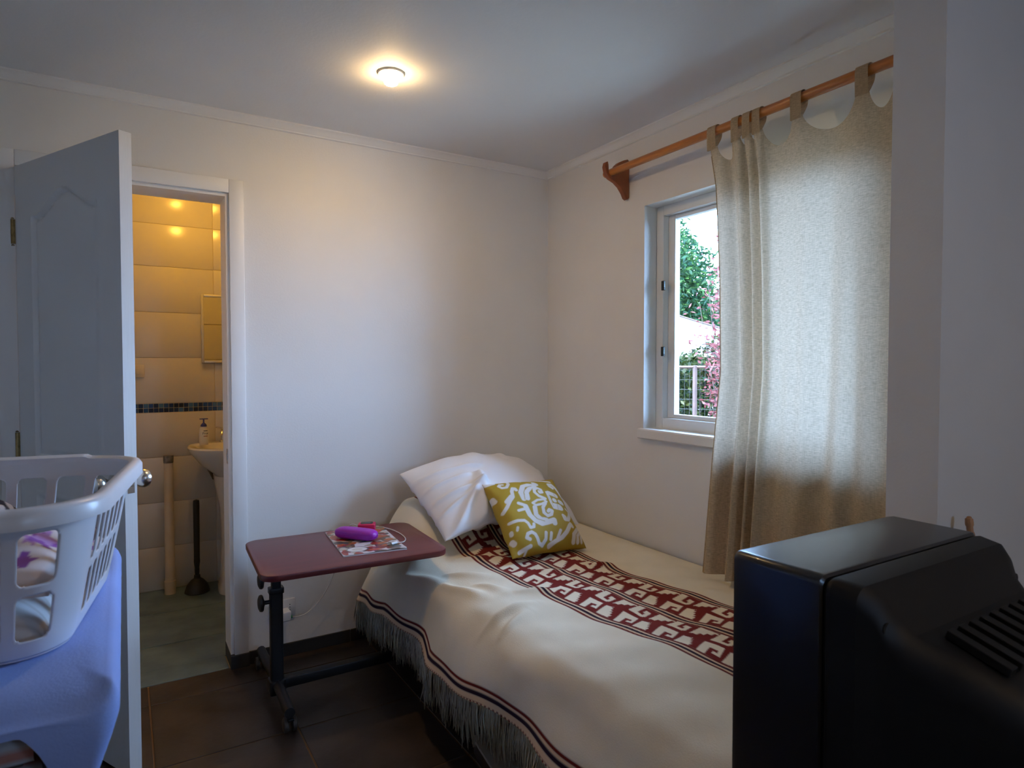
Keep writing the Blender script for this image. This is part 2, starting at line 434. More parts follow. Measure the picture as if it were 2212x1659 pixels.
# --- cornices
def cornice_prof(d=0.035):
    return [(0, 0), (d, 0), (d, -0.006), (d * 0.8, -0.009), (d * 0.55, -0.017), (d * 0.4, -0.026), (d * 0.28, -0.030), (d * 0.28, -0.036), (0, -0.038)]
b = MB(); b.prism([(3.0 - a, CZ + c) for a, c in cornice_prof()], XL, 2.07, 'x'); struct(b.build('trim_1', M['trimw'], smooth=20), 'white cornice along the top of the back wall')
b = MB(); b.prism([(2.07 - a, CZ + c) for a, c in cornice_prof()], 0.985, 3.0, 'y'); struct(b.build('trim_2', M['trimw'], smooth=20), 'white cornice along the top of the window wall')
# --- dark skirting tiles
sk = empty('baseboard_back'); struct(sk, 'low charcoal tile skirting along the back wall')
x = DX1 + 0.055
while x < 2.06:
    x2 = min(x + TS, 2.068); MB().box(x, x2 - 0.003, 2.991, 2.9995, 0.0, 0.058, 0.001, 1).build('tile', M['skirt'], sk, smooth=0); x = x2
MB().box(XL, DX0 - 0.055, 2.991, 2.9995, 0.0, 0.058, 0.001, 1).build('tile', M['skirt'], sk, smooth=0)
sk = empty('baseboard_right'); struct(sk, 'low charcoal tile skirting along the window wall')
y = 0.99
while y < 2.98:
    y2 = min(y + TS, 2.99); MB().box(2.061, 2.0695, y, y2 - 0.003, 0.0, 0.058, 0.001, 1).build('tile', M['skirt'], sk, smooth=0); y = y2
# --- doorway casing
dc = empty('trim_3'); struct(dc, 'white door casing and jamb of the bathroom doorway')
CW, CT = 0.055, 0.016
MB().box(DX1 - 0.004, DX1 + CW, 3.0 - CT, 3.0, 0.058, DZ + CW, 0.003).build('casing', M['trimw'], dc)
MB().box(DX0 - CW, DX0 + 0.004, 3.0 - CT, 3.0, 0.058, DZ + CW, 0.003).build('casing', M['trimw'], dc)
MB().box(DX0 + 0.004, DX1 - 0.004, 3.0 - CT, 3.0, DZ - 0.004, DZ + CW, 0.003).build('casing', M['trimw'], dc)
b = MB(); b.box(DX1 - 0.018, DX1, 2.998, 3.0 + WT + 0.01, 0.058, DZ)
b.build('jamb', M['trimw'], dc, smooth=0)
b = MB(); b.box(DX0, DX0 + 0.018, 2.998, 3.0 + WT + 0.01, 0.058, DZ)
b.build('jamb', M['trimw'], dc, smooth=0)
b = MB(); b.box(DX0 + 0.018, DX1 - 0.018, 2.998, 3.0 + WT + 0.01, DZ - 0.018, DZ)
b.build('head_jamb', M['trimw'], dc, smooth=0)
b = MB(); b.box(DX1 - 0.02, DX1 + CW + 0.002, 2.978, 3.0, 0.0, 0.06, 0.002); b.box(DX1 - 0.02, DX1 - 0.0, 3.0, 3.16, 0.0, 0.06, 0.002)
b.build('plinth', M['skirt'], dc, smooth=0)
b = MB(); b.box(DX0 - CW - 0.002, DX0 + 0.02, 2.978, 3.0, 0.0, 0.06, 0.002); b.box(DX0, DX0 + 0.02, 3.0, 3.16, 0.0, 0.06, 0.002)
b.build('plinth', M['skirt'], dc, smooth=0)
sp = MB(); sp.box(DX1 - 0.0205, DX1 - 0.0175, 3.004, 3.03, 0.90, 0.965, 0.0008, 1); sp.box(DX1 - 0.022, DX1 - 0.0195, 3.011, 3.022, 0.918, 0.945, 0.0005, 1)
tag(sp.build('strike_plate', M['chrome'], dc, smooth=0), 'small steel strike plate')

# --- the open bathroom door (leaf in its own frame: local x along the leaf from the hinge, local -y = face towards camera)
hx, hy = DX0 + 0.004, 2.982
ang = math.atan2(2.334 - hy, 0.006 - hx)
door = empty('door_1', (hx, hy, 0), ang); struct(door, 'white moulded panel door standing open into the room')
LW, LT, LZ0, LZ1 = 0.715, 0.038, 0.012, 2.064
nu, nv = 96, 260
u = np.linspace(0, LW, nu); v = np.linspace(LZ0, LZ1, nv); U, V = np.meshgrid(u, v, indexing='ij')
def panel_sdf(U, V, z0, z1, arch):
    c = LW / 2; hw = 0.225; t = np.clip(np.abs(U - c) / hw, 0, 1)
    top = z1 + arch * (0.5 + 0.5 * np.cos(np.pi * np.clip(t * 1.12, 0, 1)))
    return np.maximum(np.maximum(np.abs(U - c) - hw, V - top), z0 - V)
dep = np.zeros_like(U)
for z0, z1, ar in ((1.0, 1.865, 0.072), (0.22, 0.86, 0.0)):
    s = panel_sdf(U, V, z0, z1, ar)
    dep += -0.0095 * np.exp(-((s + 0.012) / 0.009) ** 2) - 0.003 * (s < -0.012) + 0.0035 * np.exp(-((s - 0.004) / 0.006) ** 2)
P = np.stack([U, -dep, V], -1)
b = MB(); b.grid(P)
b.add([(0, 0, LZ0), (LW, 0, LZ0), (LW, LT, LZ0), (0, LT, LZ0), (0, 0, LZ1), (LW, 0, LZ1), (LW, LT, LZ1), (0, LT, LZ1)],
      [(0, 3, 2, 1), (4, 5, 6, 7), (1, 2, 6, 5), (2, 3, 7, 6), (3, 0, 4, 7)])
b.build('leaf', M['door'], door, smooth=40, fix=False)
for s, yy in ((-1, 0.0), (1, LT)):
    k = MB(); k.lathe([(0.0, 0), (0.030, 0), (0.031, 0.004), (0.026, 0.008), (0.013, 0.012), (0.012, 0.022), (0.018, 0.030), (0.028, 0.040), (0.031, 0.052), (0.028, 0.064), (0.016, 0.071), (0.0, 0.072)], axis='z', seg=32)
    R = Matrix.Translation((LW - 0.058, yy, 0.955)) @ Matrix.Rotation(math.radians(90 if s < 0 else -90), 4, 'X')
    o = k.build('knob', M['chrome'], door); o.data.transform(R)
lp = MB(); lp.box(LW - 0.0005, LW + 0.0012, 0.008, 0.030, 0.922, 0.984, 0.0004, 1); lp.box(LW + 0.001, LW + 0.009, 0.013, 0.025, 0.945, 0.962, 0.002)
tag(lp.build('latch_plate', M['chrome'], door, smooth=0), 'steel latch plate on the door edge')
for z in (1.825, 1.035, 0.25):
    h = MB(); h.tube([(-0.007, -0.006, z - 0.045), (-0.007, -0.006, z + 0.045)], 0.0065, 12)
    for q in (-0.052, 0.047): h.lathe([(0.0, 0), (0.005, 0), (0.006, 0.002), (0.003, 0.005), (0, 0.006)], c=(-0.007, -0.006, z + q), seg=10)
    h.box(-0.004, 0.0, -0.004, 0.028, z - 0.045, z + 0.045); h.box(-0.02, -0.012, -0.004, -0.001, z - 0.045, z + 0.045)
    tag(h.build('hinge', M['brass'], door), 'aged brass hinge')

# --- window
win = empty('window_1', (2.15, 1.65, WZ0)); struct(win, 'white framed window half covered by the linen curtain')
def W(x0, x1, y0, y1, z0, z1, name, m, bev=0.002):
    o = MB().box(x0, x1, y0, y1, z0, z1, bev, 1).build(name, m, win, smooth=0); o.data.transform(Matrix.Translation((-2.15, -1.65, -WZ0))); return o
FX0, FX1 = 2.146, 2.20
fw = 0.045
W(FX0, FX1, WY1 - fw, WY1, WZ0, WZ1, 'frame', M['pvcw']); W(FX0, FX1, WY0, WY0 + fw, WZ0, WZ1, 'frame', M['pvcw'])
W(FX0, FX1, WY0 + fw, WY1 - fw, WZ0, WZ0 + 0.05, 'frame', M['pvcw']); W(FX0, FX1, WY0 + fw, WY1 - fw, WZ1 - fw, WZ1, 'frame', M['pvcw'])
YM = 1.60
W(FX0, FX1, YM - 0.025, YM + 0.025, WZ0 + 0.05, WZ1 - fw, 'mullion', M['pvcw'])
for (a, c) in ((YM + 0.025, WY1 - fw), (WY0 + fw, YM - 0.025)):
    z0, z1 = WZ0 + 0.05, WZ1 - fw
    sb = MB(); s_ = 0.042
    for q in ((a, a + s_ * 0.6, z0, z1), (c - s_, c, z0, z1), (a + s_ * 0.6, c - s_, z0, z0 + 0.018), (a + s_ * 0.6, c - s_, z1 - 0.018, z1)):
        sb.box(2.178, 2.212, q[0], q[1], q[2], q[3], 0.002, 1)
    o = sb.build('sash', M['pvcw'], win, smooth=0); o.data.transform(Matrix.Translation((-2.15, -1.65, -WZ0)))
    W(2.193, 2.197, a + 0.02, c - 0.02, z0 + 0.01, z1 - 0.01, 'pane', M['glass'], 0)
for z in (1.70, 1.395):
    o = MB().box(2.138, 2.150, WY1 - fw - 0.012, WY1 - fw + 0.006, z - 0.022, z + 0.022, 0.002, 1).build('hinge', M['dark'], win, smooth=0)
    o.data.transform(Matrix.Translation((-2.15, -1.65, -WZ0)))
    o = MB().box(2.132, 2.142, WY1 - fw - 0.018, WY1 - fw - 0.004, z - 0.013, z + 0.010, 0.002, 1).build('latch', M['dark'], win, smooth=0)
    o.data.transform(Matrix.Translation((-2.15, -1.65, -WZ0)))
W(2.045, 2.149, WY0 - 0.02, WY1 + 0.022, WZ0 - 0.045, WZ0 + 0.002, 'sill', M['trimw'], 0.006)

# --- bathroom beyond the doorway
BY = 4.28; BX0, BX1 = -0.62, 0.98
bf = struct(MB().box(BX0 - 0.1, BX1 + 0.1, 3.0, BY + 0.1, -0.12, -0.004).build('floor_bathroom', M['bgrout'], smooth=0), 'grey-green tiled bathroom floor')
bys = [3.008, 3.42, 3.87, BY]; bxs = [BX0, -0.41, 0.03, 0.485, BX1]
for i in range(4):
    for j in range(3):
        x0, x1, y0, y1 = bxs[i], bxs[i + 1], bys[j], bys[j + 1]
        if j == 0 and i == 3: continue
        xa, xb = (x0, x1)
        if j == 0: xa, xb = max(x0, DX0 + 0.02), min(x1, DX1 - 0.02)
        if xb - xa < 0.02: continue
        if j == 0:
            MB().box(xa + 0.0035, xb - 0.0035, y0 + 0.002, 3.15, -0.012, 0.0, 0.0015, 1).build('tile', M['btile'], bf, smooth=0)
            xa, xb, y0 = x0, x1, 3.15
            MB().box(xa + 0.0035, xb - 0.0035, y0 - 0.0005, y1 - 0.0035, -0.012, 0.0, 0.0015, 1).build('tile', M['btile'], bf, smooth=0); continue
        MB().box(xa + 0.0035, xb - 0.0035, y0 + 0.0035, y1 - 0.0035, -0.012, 0.0, 0.0015, 1).build('tile', M['btile'], bf, smooth=0)
rows = [(0.0, 0.255), (0.255, 0.52), (0.52, 0.788), (0.788, 1.052), (1.108, 1.375), (1.375, 1.642), (1.642, 1.91), (1.91, 2.157), (2.157, CZ)]
bw = struct(MB().box(BX0 - 0.1, BX1 + 0.1, BY, BY + 0.1, -0.1, CZ).build('wall_bathroom_back', M['wgrout'], smooth=0), 'cream tiled bathroom wall with blue mosaic band')
txs = [BX0, -0.364, 0.056, 0.476, 0.896, BX1]
for (z0, z1) in rows:
    for i in range(len(txs) - 1):
        MB().box(txs[i] + 0.0012, txs[i + 1] - 0.0012, BY - 0.0035, BY + 0.002, z0 + 0.0012, z1 - 0.0012, 0.0018, 2).build('tile', M['wtile'], bw)
mm = {}
for q in range(4):
    o = MB().box(-0.0120, 0.0120, -0.0032, 0.002, -0.0120, 0.0120, 0.001, 1).build('mosaic_tile', M['mos%d' % q], smooth=0); mm[q] = o.data; bpy.data.objects.remove(o)
for r_ in range(2):
    for c_ in range(-24, 36):
        o = bpy.data.objects.new('mosaic_tile', mm[random.choice([0, 1, 1, 2, 3, 0, 3])]); COL.objects.link(o); o.parent = bw
        o.location = (0.03 + c_ * 0.0262, BY, 1.066 + r_ * 0.0268)
for nm, q in (('wall_bathroom_left', (BX0 - 0.1, BX0, 3.1, BY)), ('wall_bathroom_right', (BX1, BX1 + 0.1, 3.1, BY))):
    struct(MB().box(q[0], q[1], q[2], q[3], -0.1, CZ).build(nm, M['wtile'], smooth=0), 'cream bathroom side wall')
# tiled inside of the partition (seen only in the mirror)
bp = struct(MB().box(DX1 + 0.06, BX1, 3.0 + WT - 0.001, 3.0 + WT + 0.002, 0, CZ).build('wall_bathroom_front', M['wgrout'], smooth=0), 'cream tiled inner side of the partition')
for (z0, z1) in rows:
    MB().box(DX1 + 0.062, 0.80, 3.0 + WT, 3.0 + WT + 0.01, z0 + 0.002, z1 - 0.002, 0.002, 1).build('tile', M['wtile'], bp)

# ================================================================== CEILING LIGHTS
def ceiling_light(loc, bulbm, label, r=0.050, sidem=None):
    t = empty('ceiling_light', loc); tag(t, label, 'ceiling light')
    MB().lathe([(r * 0.62, 0.0), (r, 0.0), (r * 1.0, -0.003), (r * 0.93, -0.0065), (r * 0.74, -0.006), (r * 0.66, -0.003)], seg=40).build('trim_ring', M['ring'], t)
    MB().lathe([(0.0, 0.0), (0.034, 0.0), (0.034, -0.006), (0.0285, -0.012), (0.0275, -0.026), (0.0262, -0.034), (0.024, -0.0385), (0.0, -0.0385)], seg=28).build('bulb_glass', sidem or bulbm, t)
    MB().lathe([(0.0, -0.0386), (0.0235, -0.0386), (0.021, -0.0405), (0.010, -0.043), (0.0, -0.0435)], seg=28).build('bulb_face', bulbm, t)
    return t
ceiling_light((0.865, 2.28, CZ), M['bulb'], 'lit round recessed downlight glowing warm on bedroom ceiling', sidem=M['bulb_side'])
ceiling_light((1.5, -0.9, CZ), M['bulb'], 'unseen fill downlight added behind the camera', sidem=M['bulb_side'])  # extra lamp out of view, added to brighten the near side of the room
ceiling_light((0.33, 3.745, CZ), M['bulb2'], 'lit warm lamp on bathroom ceiling', 0.06)

# ================================================================== BED
bed = empty('bed', (1.52, 1.92, 0)); tag(bed, 'single bed against window wall under cream striped blanket', 'bed')
def B(mb, name, m, **k):
    o = mb.build(name, m, bed, **k); o.data.transform(Matrix.Translation((-1.52, -1.92, 0))); return o
B(MB().box(1.01, 2.05, 1.0, 2.92, 0.16, 0.26, 0.01).box(1.01, 1.83, 0.88, 1.02, 0.16, 0.26, 0.01), 'base', M['darkwood'])
B(MB().box(1.03, 2.045, 0.995, 2.91, 0.26, 0.455, 0.04, 4).box(1.03, 1.835, 0.875, 1.09, 0.26, 0.455, 0.04, 4), 'mattress', M['mattress'])
for x in (1.06, 2.0):
    for y in (1.02, 2.85): B(MB().lathe([(0.028, 0), (0.03, 0.01), (0.026, 0.16)], c=(x, y, 0)), 'leg', M['black_metal'])
# raised pillow hump under the blanket head end
B(MB().box(1.25, 1.80, 2.60, 2.88, 0.455, 0.63, 0.07, 4), 'head_wedge', M['mattress'])

def gauss_ridge(X, Y, p0, p1, w, a):
    dx, dy = p1[0] - p0[0], p1[1] - p0[1]; t = np.clip(((X - p0[0]) * dx + (Y - p0[1]) * dy) / (dx * dx + dy * dy), 0, 1)
    w2 = w * (0.8 + 0.7 * t)
    return a * (0.12 + 0.88 * np.sin(np.pi * np.clip(0.12 + 0.80 * t, 0, 1))) * np.exp(-(seg_dist(X, Y, [p0, p1]) / w2) ** 2)
NA, NL = 470, 480
yy = np.linspace(0.862, 2.925, NL)
zh_k = ([0.9, 1.2, 1.402, 1.627, 1.906, 2.125, 2.215, 2.56, 2.9], [0.29, 0.295, 0.290, 0.285, 0.256, 0.240, 0.268, 0.268, 0.224])
P = np.zeros((NL, NA, 3)); HEM = np.zeros((NL, NA))
for j, y in enumerate(yy):
    zh = float(np.interp(y, *zh_k))
    f = float(sstep(2.42, 2.80, y))
    ft = float(sstep(1.75, 1.15, y)) * 0.028
    xo = 0.012 * math.sin(y * 9.0) + 0.008 * math.sin(y * 17 + 1)
    xw = 2.055
    flat = [(0.925 + xo, zh), (0.945 + xo, zh + 0.07), (0.972 + xo * 0.6, 0.40), (1.000, 0.445 + ft * 0.3), (1.05, 0.478 + ft * 0.7), (1.13, 0.494 + ft), (1.30, 0.502 + ft), (1.6, 0.502 + ft), (min(1.9, xw - 0.06), 0.497 + ft * 0.4), (min(2.02, xw - 0.03), 0.494), (xw, 0.49)]
    head = [(0.925, zh), (0.952, zh + 0.08), (1.0, 0.40), (1.055, 0.50), (1.11, 0.60), (1.165, 0.672), (1.30, 0.692), (1.62, 0.685), (1.82, 0.62), (1.97, 0.52), (2.055, 0.495)]
    c = np.array(flat) * (1 - f) + np.array(head) * f
    # dense smooth resample
    t = np.concatenate([[0], np.cumsum(np.hypot(np.diff(c[:, 0]), np.diff(c[:, 1])))])
    tt = np.linspace(0, t[-1], 900); cx = np.interp(tt, t, c[:, 0]); cz = np.interp(tt, t, c[:, 1])
    ker = np.hanning(61); ker /= ker.sum()
    cx = np.convolve(np.pad(cx, 30, mode='reflect', reflect_type='odd'), ker, 'valid'); cz = np.convolve(np.pad(cz, 30, mode='reflect', reflect_type='odd'), ker, 'valid')
    d = np.concatenate([[0], np.cumsum(np.hypot(np.diff(cx), np.diff(cz)))])
    s = np.linspace(0, d[-1], NA)
    P[j, :, 0] = np.interp(s, d, cx); P[j, :, 2] = np.interp(s, d, cz); P[j, :, 1] = y; HEM[j] = s
P[..., 0] = np.where(P[..., 1] < 0.992, np.minimum(P[..., 0], 1.842), P[..., 0])
X, Y = P[..., 0].copy(), P[..., 1].copy()
top = sstep(0.97, 1.06, X)
dz = np.zeros_like(X)
for p0, p1, w, a in (((0.99, 2.50), (1.05, 2.22), 0.022, 0.014), ((1.05, 2.22), (1.10, 1.99), 0.020, 0.013), ((1.00, 1.83), (1.22, 1.835), 0.018, 0.013),
                     ((1.02, 1.735), (1.16, 1.79), 0.016, 0.010), ((1.10, 2.30), (1.22, 2.16), 0.02, 0.010), ((1.14, 2.12), (1.18, 1.98), 0.02, 0.010),
                     ((1.20, 2.42), (1.40, 2.30), 0.025, 0.008), ((1.22, 1.95), (1.34, 1.90), 0.02, 0.010), ((1.62, 2.06), (1.74, 2.02), 0.02, 0.012), ((1.40, 2.14), (1.52, 2.05), 0.02, 0.008)):
    dz += gauss_ridge(X, Y, p0, p1, w, a * 1.45)
dz += top * (0.0035 * np.sin(Y * 11 + X * 5) + 0.003 * np.sin(X * 17 - Y * 6) + 0.002 * np.sin(Y * 31 + X * 23))
P[..., 2] += dz * sstep(2.06, 1.98, X)
side = 1 - top
P[..., 0] += side * (0.010 * np.sin(Y * 7.5 + 0.8 + P[..., 2] * 9) + 0.006 * np.sin(Y * 15 - P[..., 2] * 14))
P[..., 2] += side * 0.004 * np.sin(Y * 23)
# --- woven pattern
CREAM = np.array(srgb(230, 221, 200)[:3]); MAR = np.array((0.15, 0.020, 0.018)); NAVY = np.array((0.028, 0.016, 0.034)); LCR = np.array(srgb(226, 198, 164)[:3])
col = np.tile(CREAM, (NL, NA, 1))
xl = 1.290 + 0.06 * (1.7 - Y)
bx = X - xl
px = 0.0031
def stripe(mask_c, lo, hi, color):
    cov = np.clip((bx - lo) / px + 0.5, 0, 1) * np.clip((hi - bx) / px + 0.5, 0, 1) if mask_c is None else np.clip((mask_c - lo) / px + 0.5, 0, 1) * np.clip((hi - mask_c) / px + 0.5, 0, 1)
    col[:] = col * (1 - cov[..., None]) + color * cov[..., None]
UH = [(0, .60), (-.07, 1.0), (.12, .98), (.19, .68), (.36, .65), (.35, .74), (.27, .76), (.25, .88), (.41, .85), (.47, .62), (.42, .56)]
def steps(p, q, n, amp):
    out = []
    for k in range(n):
        a0 = k / n; a1 = (k + 0.5) / n
        nx, ny = (q[1] - p[1]), -(q[0] - p[0])
        out.append((p[0] + (q[0] - p[0]) * a0 + nx * amp, p[1] + (q[1] - p[1]) * a0 + ny * amp)); out.append((p[0] + (q[0] - p[0]) * a1 - nx * amp * 0.2, p[1] + (q[1] - p[1]) * a1 - ny * amp * 0.2))
    return out
US = [(.545, .58), (.48, .98), (.94, .95)] + steps((.94, .95), (.545, .58), 4, -0.13)
LH = [(.22, .01), (0, .50), (.46, .48), (.63, .14), (.44, .14), (.42, .23), (.51, .22), (.46, .31), (.28, .30), (.39, .04), (.36, 0)]
LS = [(1.08, .04), (.72, .02), (.57, .44), (.73, .46)] + steps((.73, .46), (1.08, .04), 5, -0.10)
PER = 0.166
def shrink(poly, k=0.91):
    cx0 = sum(p[0] for p in poly) / len(poly); cy0 = sum(p[1] for p in poly) / len(poly)
    return [(cx0 + (p[0] - cx0) * k, cy0 + (p[1] - cy0) * k) for p in poly]
UH, US, LH, LS = shrink(UH, 0.93), shrink(US), shrink(LH, 0.93), shrink(LS)
def motif(lo, hi):
    inb = (bx > lo - 0.001) & (bx < hi + 0.001)
    stripe(None, lo, hi, MAR * 1.25)
    a = (1.94 - Y) / PER; v = (bx - lo) / (hi - lo)
    cov = np.zeros_like(X)
    for oa in (-0.25, 0.25):
        for ob in (-0.25, 0.25):
            aa = a + oa * 0.0042 / PER; vv = v + ob * px / (hi - lo)
            m = np.zeros(X.shape, bool); fr = aa - np.floor(aa)
            for sh in (-1, 0, 1):
                for poly in (UH, US, LH, LS):
                    m |= in_poly(fr + sh, vv * 0.94 + 0.03, poly)
            cov += m * 0.25
    cov = cov * inb
    col[:] = col * (1 - cov[..., None]) + CREAM * 1.05 * cov[..., None]
G = 0.044; BW_ = 0.160
def group(o):
    for k, c_ in enumerate((MAR, LCR, NAVY, LCR, MAR)):
        w = [0.0095, 0.0065, 0.012, 0.0065, 0.0095]; lo = o + sum(w[:k]); stripe(None, lo, lo + w[k], c_)
motif(G - 0.001, G + BW_); motif(2 * G + BW_ - 0.001, 2 * G + 2 * BW_)
group(0.0); group(G + BW_); group(2 * G + 2 * BW_)
# border above the fringe
h = HEM
for lo, hi, c_ in ((0.046, 0.056, MAR), (0.038, 0.046, LCR), (0.024, 0.038, NAVY), (0.008, 0.024, LCR)): stripe(h, lo, hi, c_)
dash = (np.floor(Y / 0.0085) % 2 == 0)
stripe(h, 0.0, 0.008, MAR); col[(h < 0.008) & dash] = LCR
bl = big_grid('blanket', P, M['blanket'], None, col)
tag(bl, 'cream woven blanket with maroon step patterned bands and fringe on bed', 'blanket')
# fringe
b = MB(); V = []; F = []
hemx, hemy, hemz = P[:, 0, 0], P[:, 0, 1], P[:, 0, 2]
for k in range(1100):
    y = random.uniform(0.88, 2.92); x = float(np.interp(y, hemy, hemx)); z = float(np.interp(y, hemy, hemz))
    L = random.uniform(0.085, 0.135) + 0.02 * math.sin(y * 40); cl = math.floor(y / 0.022) * 0.022 + 0.011
    w = random.uniform(0.0014, 0.0028); ox = random.uniform(-0.006, 0.006)
    bend = random.gauss(0, 0.012); base = len(V)
    pts = [(x, y, z + 0.004), (x - 0.003 + ox * .4, y + (cl - y) * .5 + bend * 0.3, z - L * 0.35), (x - 0.002 + ox, y + (cl - y) * .6 + bend * .7, z - L * 0.7), (x + ox * 1.5, y + (cl - y) * .3 + bend * 1.2, z - L)]
    for i, p in enumerate(pts):
        ww = w * (1.0, 1.1, 1.0, 0.4)[i]
        V += [(p[0] - ww, p[1] - ww, p[2]), (p[0] + ww, p[1] - ww * .5, p[2]), (p[0], p[1] + ww, p[2])]
    for i in range(3):
        for q in range(3):
            q2 = (q + 1) % 3; F.append((base + i * 3 + q, base + i * 3 + q2, base + i * 3 + 3 + q2, base + i * 3 + 3 + q))
me = bpy.data.meshes.new('fringe'); me.from_pydata(V, [], F); me.shade_smooth()
fr = link_mesh('fringe', me, M['fringe'], bl); fr['kind'] = 'stuff'; fr['label'] = 'long pale knotted yarn fringe'

# ------------------------------------------------------------------ pillow and cushion
def pillow_mesh(w, h, t, n=110, pinch=0.07, wr=None, p=2.6, color=None):
    s = np.linspace(-1, 1, n); U, V = np.meshgrid(s, s, indexing='ij')
    pr = np.clip(1 - np.abs(U) ** p, 0, 1) ** 0.55 * np.clip(1 - np.abs(V) ** p, 0, 1) ** 0.55
    Xs = U * w / 2 * (1 - pinch * (1 - V * V) * np.abs(U) ** 2); Ys = V * h / 2 * (1 - pinch * (1 - U * U) * np.abs(V) ** 2)
    out = []
    for sg in (1, -1):
        Z = sg * t / 2 * pr
        if wr is not None: Z = Z + wr(U, V, sg) * np.clip(pr * 3, 0, 1)
        out.append(np.stack([Xs, Ys, Z], -1))
    return U, V, out
def build_pillow(name, m, Ut, parts, Mw, colors=None):
    n = parts[0].shape[0]
    A, Bk = parts; back = Bk[::-1]
    o = big_grid(name, np.concatenate([A, back[1:]], 0) if False else A, m, None, colors)
    me1 = o.data
    # add the back side and weld
    bm = bmesh.new(); bm.from_mesh(me1)
    vs = [bm.verts.new(tuple(q)) for q in Bk.reshape(-1, 3)]
    cl = bm.verts.layers.float_color.get('Col')
    if cl is not None:
        for v, c in zip(vs, colors.reshape(-1, 3)): v[cl] = (*c, 1)
    for i in range(n - 1):
        for j in range(n - 1):
            bm.faces.new((vs[i * n + j], vs[i * n + j + 1], vs[(i + 1) * n + j + 1], vs[(i + 1) * n + j]))
    bmesh.ops.remove_doubles(bm, verts=bm.verts[:], dist=0.0004)
    for f in bm.faces: f.smooth = True
    bmesh.ops.recalc_face_normals(bm, faces=bm.faces[:])
    bm.to_mesh(me1); bm.free(); me1.transform(Mw); return o
def frame(o, ux, uy):
    ux = Vector(ux).normalized(); uy = Vector(uy); uz = ux.cross(uy).normalized(); uy = uz.cross(ux)
    R = Matrix((ux, uy, uz)).transposed().to_4x4(); R.translation = Vector(o); return R
def wr_pillow(U, V, sg):
    e = np.zeros_like(U)
    for p0, p1, w, h_ in (((-1.0, 0.55), (-0.35, 0.30), 0.05, 0.010), ((-1.0, 0.20), (-0.55, 0.10), 0.045, 0.009), ((-1.0, -0.15), (-0.45, -0.25), 0.05, 0.010), ((-0.98, -0.5), (-0.6, -0.35), 0.04, 0.008),
                         ((-0.92, -1.0), (-0.50, -0.20), 0.05, 0.016), ((-0.60, -1.0), (-0.42, 0.05), 0.055, 0.018), ((-0.35, -1.0), (-0.22, -0.45), 0.05, 0.010), ((-0.1, -1.0), (0.0, -0.6), 0.05, 0.008),
                         ((1.0, 0.5), (0.6, 0.25), 0.05, 0.008), ((1.0, -0.2), (0.7, -0.2), 0.05, 0.008), ((0.2, 1.0), (0.15, 0.5), 0.06, 0.006), ((-0.3, 1.0), (-0.2, 0.6), 0.05, 0.006)):
        e += h_ * np.exp(-(seg_dist(U, V, [p0, p1]) / w) ** 2)
    e = e * 1.35 + 0.004 * np.sin(6 * U + 5 * V) + 0.002 * np.sin(17 * U - 9 * V)
    return e * sg
U, V, parts = pillow_mesh(0.88, 0.47, 0.185, 120, 0.05, wr_pillow)
for q in parts:    # soft sag along the length
    q[..., 2] += 0.105 * (1 - np.abs(U) ** 2.2) - 0.05 - 0.012 * (U > 0) * U ** 2
pil = build_pillow('pillow', M['linen_w'], None, parts, frame((1.578, 2.712, 0.693), (1, 0.18, -0.10), (-0.13, 0.85, 0.50)))
tag(pil, 'large white bed pillow slumped at the head of bed', 'pillow')
